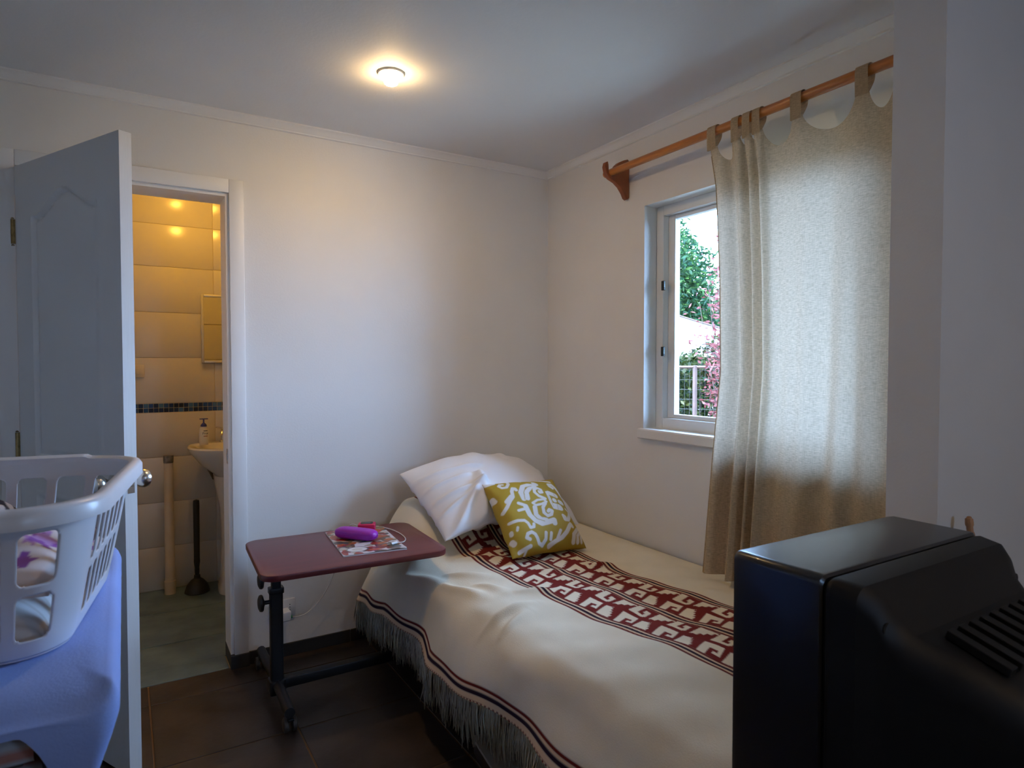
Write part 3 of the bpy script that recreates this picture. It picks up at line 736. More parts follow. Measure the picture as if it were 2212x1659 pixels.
DAMASK= [([(-0.4,0.99),(-0.45,0.83),(-0.55,0.72),(-0.66,0.73),(-0.7,0.81),(-0.64,0.87),(-0.59,0.85)],0.036),([(-0.92,0.05),(-0.78,0.16),(-0.66,0.29),(-0.53,0.4),(-0.49,0.56),(-0.43,0.65),(-0.38,0.63),(-0.37,0.58)],0.043),([(-0.56,0.42),(-0.73,0.3)],0.057),([(-0.29,0.3),(-0.29,0.48),(-0.15,0.67),(0.03,0.72),(0.16,0.69),(0.26,0.73),(0.23,0.79)],0.064),([(-0.19,0.29),(-0.15,0.47),(-0.02,0.57),(0.16,0.62)],0.057),([(0.26,0.23),(0.12,0.32),(0.06,0.44),(0.1,0.54),(0.21,0.58),(0.28,0.52),(0.27,0.43),(0.2,0.42),(0.2,0.46)],0.04),([(-0.33,0.09),(-0.32,-0.15),(-0.24,-0.31),(-0.11,-0.4),(0.09,-0.38),(0.24,-0.36),(0.23,-0.43)],0.064),([(-0.11,0.03),(-0.16,-0.16),(-0.09,-0.28),(0.05,-0.33)],0.057),([(0.2,0.1),(0.09,0.0),(0.06,-0.14),(0.12,-0.23),(0.23,-0.21),(0.29,-0.12),(0.23,-0.08),(0.18,-0.12)],0.04),([(-0.12,0.15),(0.03,0.21),(0.2,0.21),(0.25,0.14),(0.1,0.09),(-0.06,0.08),(-0.12,0.15)],0.029),([(0.41,0.43),(0.38,0.09),(0.39,-0.04)],0.036),([(0.47,0.41),(0.66,0.33)],0.069),([(0.45,0.0),(0.59,-0.03)],0.093),([(0.7,0.15),(0.76,0.13)],0.069),([(0.52,0.18),(0.53,0.18)],0.064),([(-0.34,0.12),(-0.47,0.2)],0.043),([(-0.35,0.03),(-0.55,0.01)],0.036),([(0.7,0.59),(0.64,0.65),(0.64,0.72),(0.74,0.71),(0.82,0.59),(0.86,0.46),(0.9,0.35),(0.98,0.24)],0.046),([(0.6,-0.29),(0.56,-0.26),(0.56,-0.36),(0.66,-0.37),(0.77,-0.27),(0.88,-0.13),(0.99,-0.02)],0.049),([(0.88,-0.13),(0.8,-0.04)],0.036),([(0.97,-0.08),(1.02,-0.27)],0.029),([(-0.54,-0.73),(-0.61,-0.68),(-0.56,-0.6),(-0.45,-0.58),(-0.38,-0.64),(-0.35,-0.73),(-0.33,-0.85),(-0.24,-0.89),(-0.13,-0.78),(-0.08,-0.63)],0.04),([(-0.88,-0.24),(-0.68,-0.24),(-0.52,-0.27),(-0.46,-0.35),(-0.44,-0.47),(-0.35,-0.46),(-0.32,-0.39)],0.037),([(-0.74,-0.4),(-0.77,-0.46)],0.031),([(-0.06,-0.92),(0.12,-0.85),(0.32,-0.78),(0.48,-0.67),(0.62,-0.53),(0.69,-0.48),(0.71,-0.54)],0.049),([(0.0,-0.8),(0.06,-0.65)],0.036),([(0.19,-0.79),(0.32,-0.62)],0.036),([(0.62,-0.89),(0.67,-0.74),(0.88,-0.59)],0.051),([(0.73,-0.91),(0.78,-0.76),(0.94,-0.64)],0.04),([(0.84,-0.91),(0.89,-0.77),(1.0,-0.71)],0.036),([(-0.82,-0.92),(-0.56,-0.88)],0.043),([(-0.71,-1.03),(-0.66,-0.92)],0.029),([(-0.25,0.99),(-0.08,0.91)],0.031),([(0.08,0.99),(0.2,0.92)],0.031),([(0.38,0.94),(0.76,0.82)],0.031),([(-0.97,0.94),(-0.76,0.97)],0.057),([(-0.98,0.49),(-0.96,0.42)],0.057),([(-0.93,-0.67),(-0.9,-0.72)],0.057),([(-0.91,-0.47),(-0.91,-0.51)],0.043)]
VEINS= [([(-0.27,0.27),(-0.22,0.47),(-0.1,0.63),(0.08,0.66)],0.01),([(-0.08,0.28),(-0.06,0.46),(0.06,0.56)],0.01),([(-0.21,0.07),(-0.24,-0.15),(-0.17,-0.27),(-0.01,-0.35)],0.01),([(0.01,0.01),(-0.05,-0.13),(-0.02,-0.25)],0.01),([(0.39,0.32),(0.39,-0.01)],0.007),([(0.62,0.39),(0.62,0.22)],0.007),([(0.55,0.07),(0.48,-0.11)],0.007),([(0.67,-0.9),(0.73,-0.75),(0.91,-0.62)],0.009),([(0.78,-0.92),(0.85,-0.77),(0.98,-0.66)],0.009)]
n = 150
def wr_c(U, V, sg): return sg * (0.003 * np.sin(5 * U + 3 * V) + 0.006 * np.exp(-((V + 0.93) / 0.1) ** 2) * np.sin(9 * U) + 0.004 * np.exp(-((U + 0.95) / 0.1) ** 2) * np.sin(11 * V))
U, V, parts = pillow_mesh(0.385, 0.385, 0.13, n, 0.05, wr_c, 3.0)
cov = np.zeros(U.shape); pxc = 2.0 / n
for pts, r in DAMASK: cov = np.maximum(cov, np.clip((r - seg_dist(U, V, pts)) / pxc + 0.5, 0, 1))
for pts, r in VEINS: cov = np.minimum(cov, 1 - 0.75 * np.clip((r - seg_dist(U, V, pts)) / pxc + 0.5, 0, 1))
cc = np.array((0.40, 0.27, 0.018)) * (1 - cov[..., None]) + np.array((0.70, 0.68, 0.66)) * cov[..., None]
cu = build_pillow('cushion', M['cushion'], None, parts, frame((1.558, 2.365, 0.655), (1, -0.005, -0.03), (0.05, 0.70, 0.66)), cc)
tag(cu, 'square mustard yellow cushion with white damask scrolls leaning on pillow', 'cushion')

# pale flat board poking out under the fringe
bx_ = empty('flat_storage_box', (1.12, 1.72, 0)); tag(bx_, 'flat beige box corner poking out beneath blanket fringe', 'box')
Mx = Matrix.Rotation(math.radians(-8), 4, 'Z')
MB().box(-0.14, 0.25, -0.32, 0.16, 0.0, 0.05, 0.003).build('body', M['darkwood'], bx_).data.transform(Mx)
MB().box(-0.145, 0.255, -0.325, 0.165, 0.05, 0.062, 0.003).build('lid', M['cardboard'], bx_).data.transform(Mx)

# ================================================================== OVERBED TABLE
T = empty('overbed_table', (0.5, 2.59, 0)); tag(T, 'maroon topped overbed table on black castored stand', 'table')
def TT(mb, name, m, **k):
    o = mb.build(name, m, T, **k); o.data.transform(Matrix.Translation((-0.5, -2.59, 0))); return o
TT(MB().prism(rrect(0.348, 0.260, 0.055, 8), 0.583, 0.606, 'z', bev=0.004, M=Matrix.Translation((0.750, 2.522, 0)) @ Matrix.Rotation(math.radians(-2.5), 4, 'Z')), 'tabletop', M['maroon'])
PX, PY = 0.497, 2.59
TT(MB().prism(rrect(0.024, 0.019, 0.008, 4, PX, PY), 0.05, 0.455, 'z'), 'post', M['black_metal'])
TT(MB().prism(rrect(0.028, 0.023, 0.009, 4, PX, PY), 0.440, 0.462, 'z', bev=0.002), 'collar', M['black_metal'])
TT(MB().prism(rrect(0.018, 0.014, 0.006, 4, PX, PY), 0.455, 0.585, 'z'), 'inner_post', M['black_metal'])
TT(MB().box(PX - 0.03, PX + 0.30, PY - 0.035, PY + 0.035, 0.566, 0.584, 0.004), 'top_bracket', M['black_metal'])
for z in (0.497, 0.408):
    TT(MB().lathe([(0.0, 0), (0.008, 0), (0.008, 0.026), (0.018, 0.03), (0.030, 0.033), (0.033, 0.038), (0.031, 0.045), (0.02, 0.05), (0.0, 0.051)], axis='x', seg=28, c=(-(PX - 0.016), PY, z), M=Matrix.Scale(-1, 4, (1, 0, 0))), 'knob', M['black_metal'])
TT(MB().prism(rrect(0.031, 0.031, 0.012, 4, PX, PY), 0.045, 0.10, 'z', bev=0.003), 'base_socket', M['black_metal'])
for ox in (0.0, 0.60):
    TT(MB().tube(catmull([(PX + ox - 0.006, 2.335, 0.082), (PX + ox - 0.003, 2.42, 0.082), (PX + ox, 2.59, 0.082), (PX + ox, 2.80, 0.082), (PX + ox, 2.925, 0.082)]), 0.019, 12), 'foot_bar', M['black_metal'])
    for yc in (2.352, 2.915):
        cst = MB(); cst.tube([(PX + ox, yc, 0.088), (PX + ox, yc, 0.045)], 0.008, 10); cst.box(PX + ox - 0.012, PX + ox + 0.012, yc - 0.012, yc + 0.028, 0.045, 0.056, 0.004)
        o = TT(cst, 'caster', M['black_metal'])
        for sx in (-1, 1):
            wl = MB().lathe([(0.006, -0.009), (0.020, -0.009), (0.0255, -0.006), (0.0262, 0.0), (0.0255, 0.006), (0.020, 0.009), (0.006, 0.009)], axis='x', seg=24, c=(PX + ox + sx * 0.015, yc + 0.014, 0.0262))
            w_ = wl.build('wheel', M['tyre'], o); w_.data.transform(Matrix.Translation((-0.5, -2.59, 0)))
TT(MB().box(PX + 0.02, PX + 0.60, PY - 0.022, PY + 0.022, 0.060, 0.100, 0.006), 'cross_bar', M['black_metal'])

# ------------------------------------------------------------------ things on the table
TZ = 0.606
def quad_frame(tl, bl_, br):
    ux = Vector((br[0] - bl_[0], br[1] - bl_[1], 0)); uy = Vector((tl[0] - bl_[0], tl[1] - bl_[1], 0))
    return ux, uy
ux, uy = quad_frame((0.733, 2.750), (0.698, 2.365), (0.942, 2.336))
na, nb = 90, 130
a = np.linspace(0, 1, na); b_ = np.linspace(0, 1, nb); A_, B_ = np.meshgrid(a, b_, indexing='ij')
P = np.zeros((na, nb, 3))
for i in range(3): P[..., i] = (0.698, 2.365, 0)[i] + A_ * ux[i] + B_ * uy[i]
P[..., 2] = TZ + 0.0055 + 0.003 * sstep(0.12, 0.0, B_) * sstep(0.3, 0.75, A_)
mc = np.tile(np.array((0.62, 0.58, 0.62)), (na, nb, 1))
def blob(cx, cy, rx, ry, c, rot=0.0):
    ca, sa = math.cos(rot), math.sin(rot); dx, dy = A_ - cx, (B_ - cy) * 1.55
    d = np.hypot((dx * ca + dy * sa) / rx, (-dx * sa + dy * ca) / ry)
    w = np.clip((1 - d) * 8, 0, 1)[..., None]; mc[:] = mc * (1 - w) + np.array(c) * w
for k in range(190):
    cx, cy = random.random(), random.random()
    if 0.30 < cx < 0.60 and 0.22 < cy < 0.52: continue
    c_ = random.choice([(0.34, 0.05, 0.02), (0.45, 0.12, 0.03), (0.20, 0.15, 0.07), (0.12, 0.07, 0.04), (0.5, 0.45, 0.38), (0.22, 0.02, 0.02), (0.10, 0.10, 0.10)])
    blob(cx, cy, random.uniform(.05, .14), random.uniform(.03, .10), c_, random.uniform(0, 3))
blob(0.16, 0.62, 0.13, 0.11, (0.42, 0.02, 0.02)); blob(0.72, 0.80, 0.22, 0.16, (0.50, 0.06, 0.015), 0.4); blob(0.75, 0.55, 0.2, 0.07, (0.40, 0.09, 0.03), 0.2)
blob(0.28, 0.17, 0.19, 0.15, (0.07, 0.06, 0.06)); blob(0.27, 0.17, 0.165, 0.13, (0.70, 0.70, 0.70)); blob(0.27, 0.17, 0.09, 0.07, (0.58, 0.56, 0.5)); blob(0.52, 0.10, 0.10, 0.05, (0.5, 0.12, 0.04))
blob(0.45, 0.42, 0.10, 0.03, (0.10, 0.10, 0.30), 0.5); blob(0.55, 0.44, 0.025, 0.025, (0.5, 0.15, 0.03)); blob(0.5, 0.27, 0.09, 0.03, (0.22, 0.18, 0.03))
mag = empty('magazine'); tag(mag, 'magazine with colourful food photographs lying on maroon tabletop', 'magazine')
big_grid('cover', P, M['print'], mag, mc)
pg = MB(); c0 = Vector((0.698, 2.365, TZ)); pts = [c0, c0 + ux, c0 + ux + uy, c0 + uy]
pg.prism([(p.x, p.y) for p in pts], TZ, TZ + 0.005, 'z'); pg.build('pages', M['paper'], mag, smooth=0)
# purple soft case
pc = empty('purple_case'); tag(pc, 'bright purple oblong glasses case on the magazine', 'case')
d = Vector((0.118, -0.148, 0)).normalized(); n_ = Vector((-d.y, d.x, 0)); c0 = Vector((0.812, 2.566, TZ + 0.006))
NS = 40; NR = 28; P = np.zeros((NS, NR, 3))
for i in range(NS):
    t = i / (NS - 1) * 2 - 1; k = max(1e-3, (1 - abs(t) ** 5)) ** 0.4
    for j in range(NR):
        a = 2 * math.pi * j / NR; ca, sa = math.cos(a), math.sin(a)
        ra = 0.033 * k * math.copysign(abs(ca) ** 0.75, ca); rz = 0.0235 * k * math.copysign(abs(sa) ** 0.75, sa)
        q = c0 + d * (t * 0.098) + n_ * ra + Vector((0, 0, 0.0235 + rz)); P[i, j] = q
big_grid('shell', np.transpose(P, (1, 0, 2)), M['purple'], pc, closed=True)
b = MB(); b.tube([tuple(c0 + d * (t * 0.0975 / 20) + n_ * (-0.0331 * max(1e-3, 1 - abs(t / 20) ** 5) ** 0.4) + Vector((0, 0, 0.0235))) for t in range(-20, 21)], 0.0009, 6); b.build('zip_seam', M['purple'], pc)
# pink box
pk = empty('pink_case'); tag(pk, 'small pink box behind the purple case', 'case')
Rp = Matrix.Translation((0.892, 2.672, TZ + 0.006)) @ Matrix.Rotation(math.radians(-24), 4, 'Z')
MB().box(-0.037, 0.037, -0.025, 0.025, 0, 0.034, 0.006, 3, M=Rp).build('body', M['pink'], pk)
MB().prism(rrect(0.026, 0.017, 0.008, 4), 0.0335, 0.0355, 'z', M=Rp).build('window_lens', M['tvglass'], pk, smooth=0)
# charging cable: plug -> along wall -> over the far table edge -> loop -> connector
cb = empty('charging_cable'); tag(cb, 'thin white charging cable looping over magazine and down to outlet', 'cable')
pts = [(0.633, 2.945, 0.196), (0.66, 2.942, 0.192), (0.70, 2.945, 0.20), (0.76, 2.95, 0.245), (0.81, 2.94, 0.33), (0.838, 2.90, 0.45), (0.85, 2.83, 0.575), (0.862, 2.793, 0.616), (0.89, 2.775, 0.6115), (0.936, 2.765, 0.6095), (0.985, 2.68, 0.6095), (1.002, 2.584, 0.6095), (0.995, 2.49, 0.6095), (0.967, 2.432, 0.6110), (0.925, 2.413, 0.6165)]
MB().tube(catmull(pts, 8), 0.0022, 8).build('cord', M['cable'], cb)
MB().tube([(0.930, 2.415, 0.6175), (0.902, 2.404, 0.6175)], 0.0055, 12).build('connector', M['white_pl'], cb)
MB().box(0.885, 0.905, 2.398, 2.407, 0.6145, 0.6185, 0.0008, 1).build('metal_tip', M['chrome'], cb, smooth=0)
MB().tube([(0.622, 2.945, 0.197), (0.634, 2.945, 0.196)], 0.007, 12).build('plug_end', M['green_pl'], cb)
# outlet and charger on the wall
ol = empty('wall_outlet', (0.60, 2.999, 0.225)); tag(ol, 'white wall socket plate low behind the table post', 'outlet')
MB().box(-0.058, 0.058, -0.009, 0.0, -0.039, 0.039, 0.003).build('plate', M['white_pl'], ol)
for k in (-0.034, 0.0, 0.034):
    hb = MB()
    for q in (-0.012, 0, 0.012): hb.lathe([(0.0022, 0), (0.0022, 0.0006), (0, 0.0006)], axis='y', seg=10, c=(k, -0.0097, q))
    hb.build('socket_hole', M['rubber'], ol, smooth=0)
ch = empty('charger', (0.606, 2.99, 0.205)); tag(ch, 'white phone charger plugged into the wall socket', 'charger')
MB().box(-0.021, 0.021, -0.062, 0.0, -0.022, 0.022, 0.006, 3).build('body', M['white_pl'], ch)

# ================================================================== TELEVISION
tv = empty('television', (1.365, 0.72, 0.34)); tag(tv, 'large black tube television seen from behind at foot of bed', 'television')
def V_(mb, name, m, **k):
    o = mb.build(name, m, tv, **k); o.data.transform(Matrix.Translation((-1.365, -0.72, -0.34))); return o
def tv_loft(secs, cap=True, r=0.03, n=7):
    """secs: (y, x0, x1, z0, z1, r)"""
    V = []; F = []
    for (y, x0, x1, z0, z1, rr) in secs:
        for (px_, pz_) in rrect((x1 - x0) / 2, (z1 - z0) / 2, rr, n, (x0 + x1) / 2, (z0 + z1) / 2): V.append((px_, y, pz_))
    k = len(V) // len(secs)
    for i in range(len(secs) - 1):
        for j in range(k): F.append((i * k + j, i * k + (j + 1) % k, (i + 1) * k + (j + 1) % k, (i + 1) * k + j))
    F.append(tuple(range(k))); F.append(tuple(range((len(secs) - 1) * k, len(secs) * k)))
    mb = MB(); mb.add(V, F); return mb
TX0, TX1, TZ0, TZ1 = 1.067, 1.665, 0.36, 0.950
V_(tv_loft([(0.680, TX0 + .006, TX1 - .006, TZ0 + .006, TZ1 - .006, .018), (0.684, TX0 + .001, TX1 - .001, TZ0 + .001, TZ1 - .001, .018), (0.690, TX0, TX1, TZ0, TZ1, .018), (0.860, TX0 - .002, TX1 + .002, TZ0, TZ1, .016), (0.872, TX0 + .002, TX1 - .002, TZ0 + .004, TZ1 - .003, .016), (0.878, TX0 + .012, TX1 - .012, TZ0 + .014, TZ1 - .010, .014), (0.892, TX0 + .07, TX1 - .07, TZ0 + .09, TZ1 - .03, .02), (0.902, TX0 + .17, TX1 - .17, TZ0 + .13, TZ1 - .06, .02)]), 'bezel', M['tv'], smooth=25)
V_(tv_loft([(0.9025, 1.17, 1.56, 0.50, 0.885, .03), (0.908, 1.20, 1.53, 0.53, 0.86, .04)]), 'screen', M['tvglass'])
XS = 1.366
V_(tv_loft([(0.684, XS - .288, XS + .288, TZ0 + .01, TZ1 - .012, .02), (0.676, XS - .288, XS + .288, TZ0 + .01, TZ1 - .012, .02), (0.672, XS - .294, XS + .294, TZ0 + .006, TZ1 - .005, .022), (0.665, XS - .296, XS + .296, TZ0 + .006, TZ1 - .003, .026), (0.622, XS - .288, XS + .288, TZ0 + .01, TZ1 - .008, .034), (0.600, XS - .272, XS + .272, TZ0 + .015, TZ1 - .026, .04), (0.585, XS - .262, XS + .262, TZ0 + .02, TZ1 - .060, .045),
             (0.560, XS - .254, XS + .254, TZ0 + .02, TZ1 - .085, .05), (0.50, XS - .235, XS + .235, TZ0 + .02, TZ1 - .105, .055), (0.42, XS - .205, XS + .205, TZ0 + .02, TZ1 - .135, .06), (0.34, XS - .165, XS + .165, TZ0 + .03, TZ1 - .18, .06), (0.33, XS - .15, XS + .15, TZ0 + .05, TZ1 - .2, .06)]), 'rear_shell', M['tvback'], smooth=25)
for k in range(9):
    x = XS - 0.16 + k * 0.04
    V_(MB().box(x, x + 0.022, 0.44, 0.54, TZ1 - 0.106, TZ1 - 0.0915, 0.001, 1, M=Matrix.Translation((0, 0.49, TZ1 - .1)) @ Matrix.Rotation(math.radians(18), 4, 'X') @ Matrix.Translation((0, -0.49, -(TZ1 - .1)))), 'vent_rib', M['tvback'], smooth=0)
for x in (XS - .25, XS + .25): V_(MB().lathe([(0.012, 0), (0.012, -0.012), (0.007, -0.012), (0.006, -0.002), (0, -0.002)], axis='y', seg=18, c=(x, 0.5995, TZ1 - 0.075)), 'screw_boss', M['rubber'])
tv.location = (1.365 * 0.96, 0.72 * 0.96, 1.33 - 0.96 * (1.33 - 0.34)); tv.scale = (0.96, 0.96, 0.96)
SZ = 1.33 - 0.96 * (1.33 - 0.36)
st = empty('television_stand', (1.31, 0.62, 0)); tag(st, 'low dark wooden stand beneath the television', 'stand')
MB().box(-0.32, 0.32, -0.30, 0.225, SZ - 0.025, SZ - 0.001, 0.003).build('top', M['darkwood'], st)
for x in (-0.30, 0.30): MB().box(x - 0.02, x + 0.02, -0.28, 0.215, 0.0, SZ - 0.025, 0.002).build('side_panel', M['darkwood'], st)
MB().box(-0.28, 0.28, -0.28, 0.215, 0.10, 0.118, 0.002).build('shelf', M['darkwood'], st)
sk_ = MB().tube(catmull([(1.93, 0.70, 0.0), (1.925, 0.75, 0.45), (1.918, 0.79, 0.84), (1.918, 0.80, 0.885), (1.922, 0.805, 0.912), (1.925, 0.807, 0.927)], 6), [0.007] * 12 + [0.007] * 7 + [0.008] * 3 + [0.010] * 3 + [0.0095] * 3 + [0.006] * 2 + [0.003])
tag(sk_.build('wooden_stick', M['stick']), 'thin pale wooden stick leaning on the wall behind television', 'stick')

# ================================================================== CURTAIN AND ROD
rod = empty('curtain_rod', (1.96, 2.33, 2.232)); tag(rod, 'orange varnished wooden curtain rod with wall bracket', 'curtain rod')
o = MB().tube([(1.96, 2.366, 2.232), (1.96, 2.362, 2.232), (1.96, 1.0, 2.232)], [0.014, 0.0165, 0.0165], 20).build('pole', M['wood'], rod); o.data.transform(Matrix.Translation((-1.96, -2.33, -2.232)))
prof = [(2.069, 2.128), (2.058, 2.118), (2.046, 2.124), (2.034, 2.146), (2.012, 2.172), (1.985, 2.190), (1.950, 2.203), (1.930, 2.222), (1.922, 2.254), (1.927, 2.274), (1.938, 2.279), (1.9425, 2.262), (1.9435, 2.240), (1.948, 2.222), (1.960, 2.2155), (1.972, 2.222), (1.977, 2.240), (1.985, 2.266), (2.004, 2.284), (2.036, 2.300), (2.060, 2.308), (2.069, 2.300)]
o = MB().prism(prof, 2.318, 2.342, 'y', bev=0.002).build('bracket', M['wood2'], rod); o.data.transform(Matrix.Translation((-1.96, -2.33, -2.232)))
o = MB().lathe([(0, 0), (0.004, 0), (0.003, 0.0015), (0, 0.0015)], axis='x', c=(2.0, 0, 0), seg=10, M=None).build('screw', M['dark'], rod); o.data.transform(Matrix.Translation((0.05 - 1.96, 0.0, 2.14 - 2.232)))

cur = empty('curtain', (1.955, 1.35, 0.52)); tag(cur, 'unbleached linen tab top curtain drawn half across the window', 'curtain')
TABS = [1.712, 1.603, 1.553, 1.510, 1.352, 1.128, 1.012]
ns, nz = 330, 240
def left_edge(z): return np.interp(z, [0.5, 0.95, 1.31, 1.66, 2.0, 2.2], [1.718, 1.682, 1.650, 1.664, 1.690, 1.722])
s = np.linspace(0, 1, ns); t = np.linspace(0, 1, nz)
y_top = 1.722 + (1.0 - 1.722) * s
def top_edge(y):
    z = np.full(y.shape, 2.168); tb = sorted(TABS)
    for a, c in zip(tb[:-1], tb[1:]):
        tw = min(0.021, 0.36 * (c - a)); m = (y > a + tw) & (y < c - tw); q = np.clip((y - a - tw) / (c - a - 2 * tw), 0, 1); dip = min(0.072, 0.55 * (c - a))
        z[m] -= (dip * np.clip(4 * q * (1 - q), 0, 1) ** 0.6)[m]
    return z
zt = top_edge(y_top)
P = np.zeros((ns, nz, 3))
for j in range(nz):
    z = 0.522 + (zt - 0.522) * t[j]
    le = left_edge(z); k = (1.722 - y_top) / (1.722 - 1.0)
    # width is concentrated near the bunched left part
    y = le + (1.0 - le) * k
    depth = 1.955 * np.ones(ns)
    hgt = t[j]
    def rid(yc, w, a): return a * np.exp(-((y_top - yc) / w) ** 2)
    f = rid(1.712, 0.018, -0.010) + rid(1.603, 0.017, -0.030) + rid(1.553, 0.014, -0.022) + rid(1.510, 0.015, -0.026) + rid(1.655, 0.022, 0.026) + rid(1.578, 0.010, 0.030) + rid(1.531, 0.010, 0.028) + rid(1.43, 0.05, 0.012)
    f += rid(1.352, 0.03, -0.013) + rid(1.24, 0.06, 0.012) + rid(1.128, 0.035, -0.012)
    low = 1 - hgt
    f = f * (0.75 + 0.35 * low)
    f += low * (0.014 * np.sin(y_top * 34 + 1.0) + 0.008 * np.sin(y_top * 61)) * sstep(1.5, 1.4, y_top)
    f += 0.003 * np.sin(y_top * 50 + 3 * hgt) + low * rid(1.70, 0.03, -0.02)
    drape = -0.010 * (1 - hgt)
    x = depth + f + drape - 0.012 * sstep(0.96, 1.0, hgt) * 0
    bt = np.zeros(ns)
    for yt in TABS: bt = np.maximum(bt, np.exp(-((y_top - yt) / 0.026) ** 2))
    bt *= sstep(0.90, 0.995, hgt); x = x * (1 - bt) + 1.9425 * bt
    P[:, j, 0] = np.clip(x, 1.88, 2.03); P[:, j, 1] = y; P[:, j, 2] = z
o = big_grid('panel', P, M['linen'], cur); o.data.transform(Matrix.Translation((-1.955, -1.35, -0.52)))
for yt in TABS:
    i = int(np.argmin(np.abs(y_top - yt))); xb = P[i, -1, 0]; w = 0.0205 if yt not in (1.553, 1.603, 1.510) else 0.0165
    path = [(xb - 0.0004, 2.158), (xb - 0.0004, 2.168), (1.9405, 2.20), (1.940, 2.232), (1.945, 2.2475), (1.96, 2.2535), (1.975, 2.2475), (1.980, 2.232), (1.977, 2.205), (1.962, 2.18), (xb + 0.003, 2.158)]
    pts = catmull([(a, 0, c) for a, c in path], 5)
    G_ = np.array([[(p[0], yt + q * w, p[2]) for q in (-1, -0.5, 0, 0.5, 1)] for p in pts])
    o = big_grid('tab', G_, M['linen'], cur); o.data.transform(Matrix.Translation((-1.955, -1.35, -0.52)))
# hem fold on the leading edge
o = MB().tube([tuple(P[0, j]) for j in range(0, nz, 6)], 0.0025, 6).build('edge_hem', M['linen'], cur); o.data.transform(Matrix.Translation((-1.955, -1.35, -0.52)))

# ================================================================== BATHROOM THINGS
mr = empty('mirror', (0.52, BY - 0.0038, 1.55)); tag(mr, 'small framed mirror on the cream bathroom tiles', 'mirror')
MX0, MX1, MZ0, MZ1 = 0.405, 0.66, 1.345, 1.758
b = MB(); fwm = 0.014
for q in ((MX0, MX0 + fwm, MZ0, MZ1), (MX1 - fwm, MX1, MZ0, MZ1), (MX0 + fwm, MX1 - fwm, MZ0, MZ0 + fwm), (MX0 + fwm, MX1 - fwm, MZ1 - fwm, MZ1)):
    b.box(q[0] - .52, q[1] - .52, -0.022, 0.0, q[2] - 1.55, q[3] - 1.55, 0.003)
b.build('frame', M['alu'], mr)
MB().box(MX0 + .012 - .52, MX1 - .012 - .52, -0.010, -0.001, MZ0 + .012 - 1.55, MZ1 - .012 - 1.55).build('glass', M['mirror'], mr, smooth=0)
# wash basin
sn = empty('wash_basin', (0.57, 4.06, 0)); tag(sn, 'white porcelain pedestal wash basin under the mirror', 'wash basin')
def sink_ring(rx, ryf, ryb, z, n=48, pw=2.6, oy=0.0):
    out = []
    for k in range(n):
        a = 2 * math.pi * k / n; ca, sa = math.cos(a), math.sin(a)
        ry = ryf if sa < 0 else ryb
        out.append((rx * math.copysign(abs(ca) ** (2 / pw), ca), oy + ry * math.copysign(abs(sa) ** (2 / pw), sa), z))
    return out
def loft(rings, cap0=True, cap1=True):
    n = len(rings[0]); V = [p for r in rings for p in r]; F = []
    for i in range(len(rings) - 1):
        for j in range(n): F.append((i * n + j, i * n + (j + 1) % n, (i + 1) * n + (j + 1) % n, (i + 1) * n + j))
    if cap0: F.append(tuple(range(n))[::-1])
    if cap1: F.append(tuple(range((len(rings) - 1) * n, len(rings) * n)))
    mb = MB(); mb.add(V, F); return mb
loft([sink_ring(.10, .09, .12, .672), sink_ring(.13, .13, .16, .70), sink_ring(.20, .19, .19, .76), sink_ring(.245, .225, .205, .82), sink_ring(.262, .24, .2085, .845), sink_ring(.264, .242, .2085, .858), sink_ring(.258, .236, .2085, .866),
      sink_ring(.235, .212, .13, .866), sink_ring(.222, .20, .12, .858), sink_ring(.17, .15, .09, .80), sink_ring(.08, .07, .05, .765), sink_ring(.02, .02, .02, .76)]).build('basin', M['porcelain'], sn)
loft([sink_ring(.112, .10, .14, 0.0, pw=3), sink_ring(.112, .10, .14, 0.03, pw=3), sink_ring(.10, .088, .13, 0.07, pw=3), sink_ring(.092, .08, .13, 0.30, pw=3), sink_ring(.10, .085, .13, 0.50, pw=3), sink_ring(.125, .10, .14, 0.64, pw=3), sink_ring(.13, .11, .14, 0.69, pw=3)]).build('pedestal', M['porcelain'], sn)
b = MB(); b.lathe([(0.02, 0), (0.02, 0.006), (0.010, 0.012), (0.009, 0.07), (0.011, 0.085), (0, 0.088)], c=(-0.06, 0.15, 0.866), seg=16); b.tube(catmull([(-0.06, 0.15, 0.935), (-0.065, 0.11, 0.948), (-0.075, 0.05, 0.942), (-0.08, 0.03, 0.925)]), 0.006, 10)
b.tube([(-0.06, 0.15, 0.95), (-0.10, 0.14, 0.957)], 0.0035, 8)
b.build('tap', M['chrome'], sn)
b = MB(); b.tube(catmull([(-0.135, 0.17, 0.70), (-0.13, 0.12, 0.69), (-0.118, 0.08, 0.66)]), 0.012, 10); b.build('drain_hose', M['rubber'], sn)
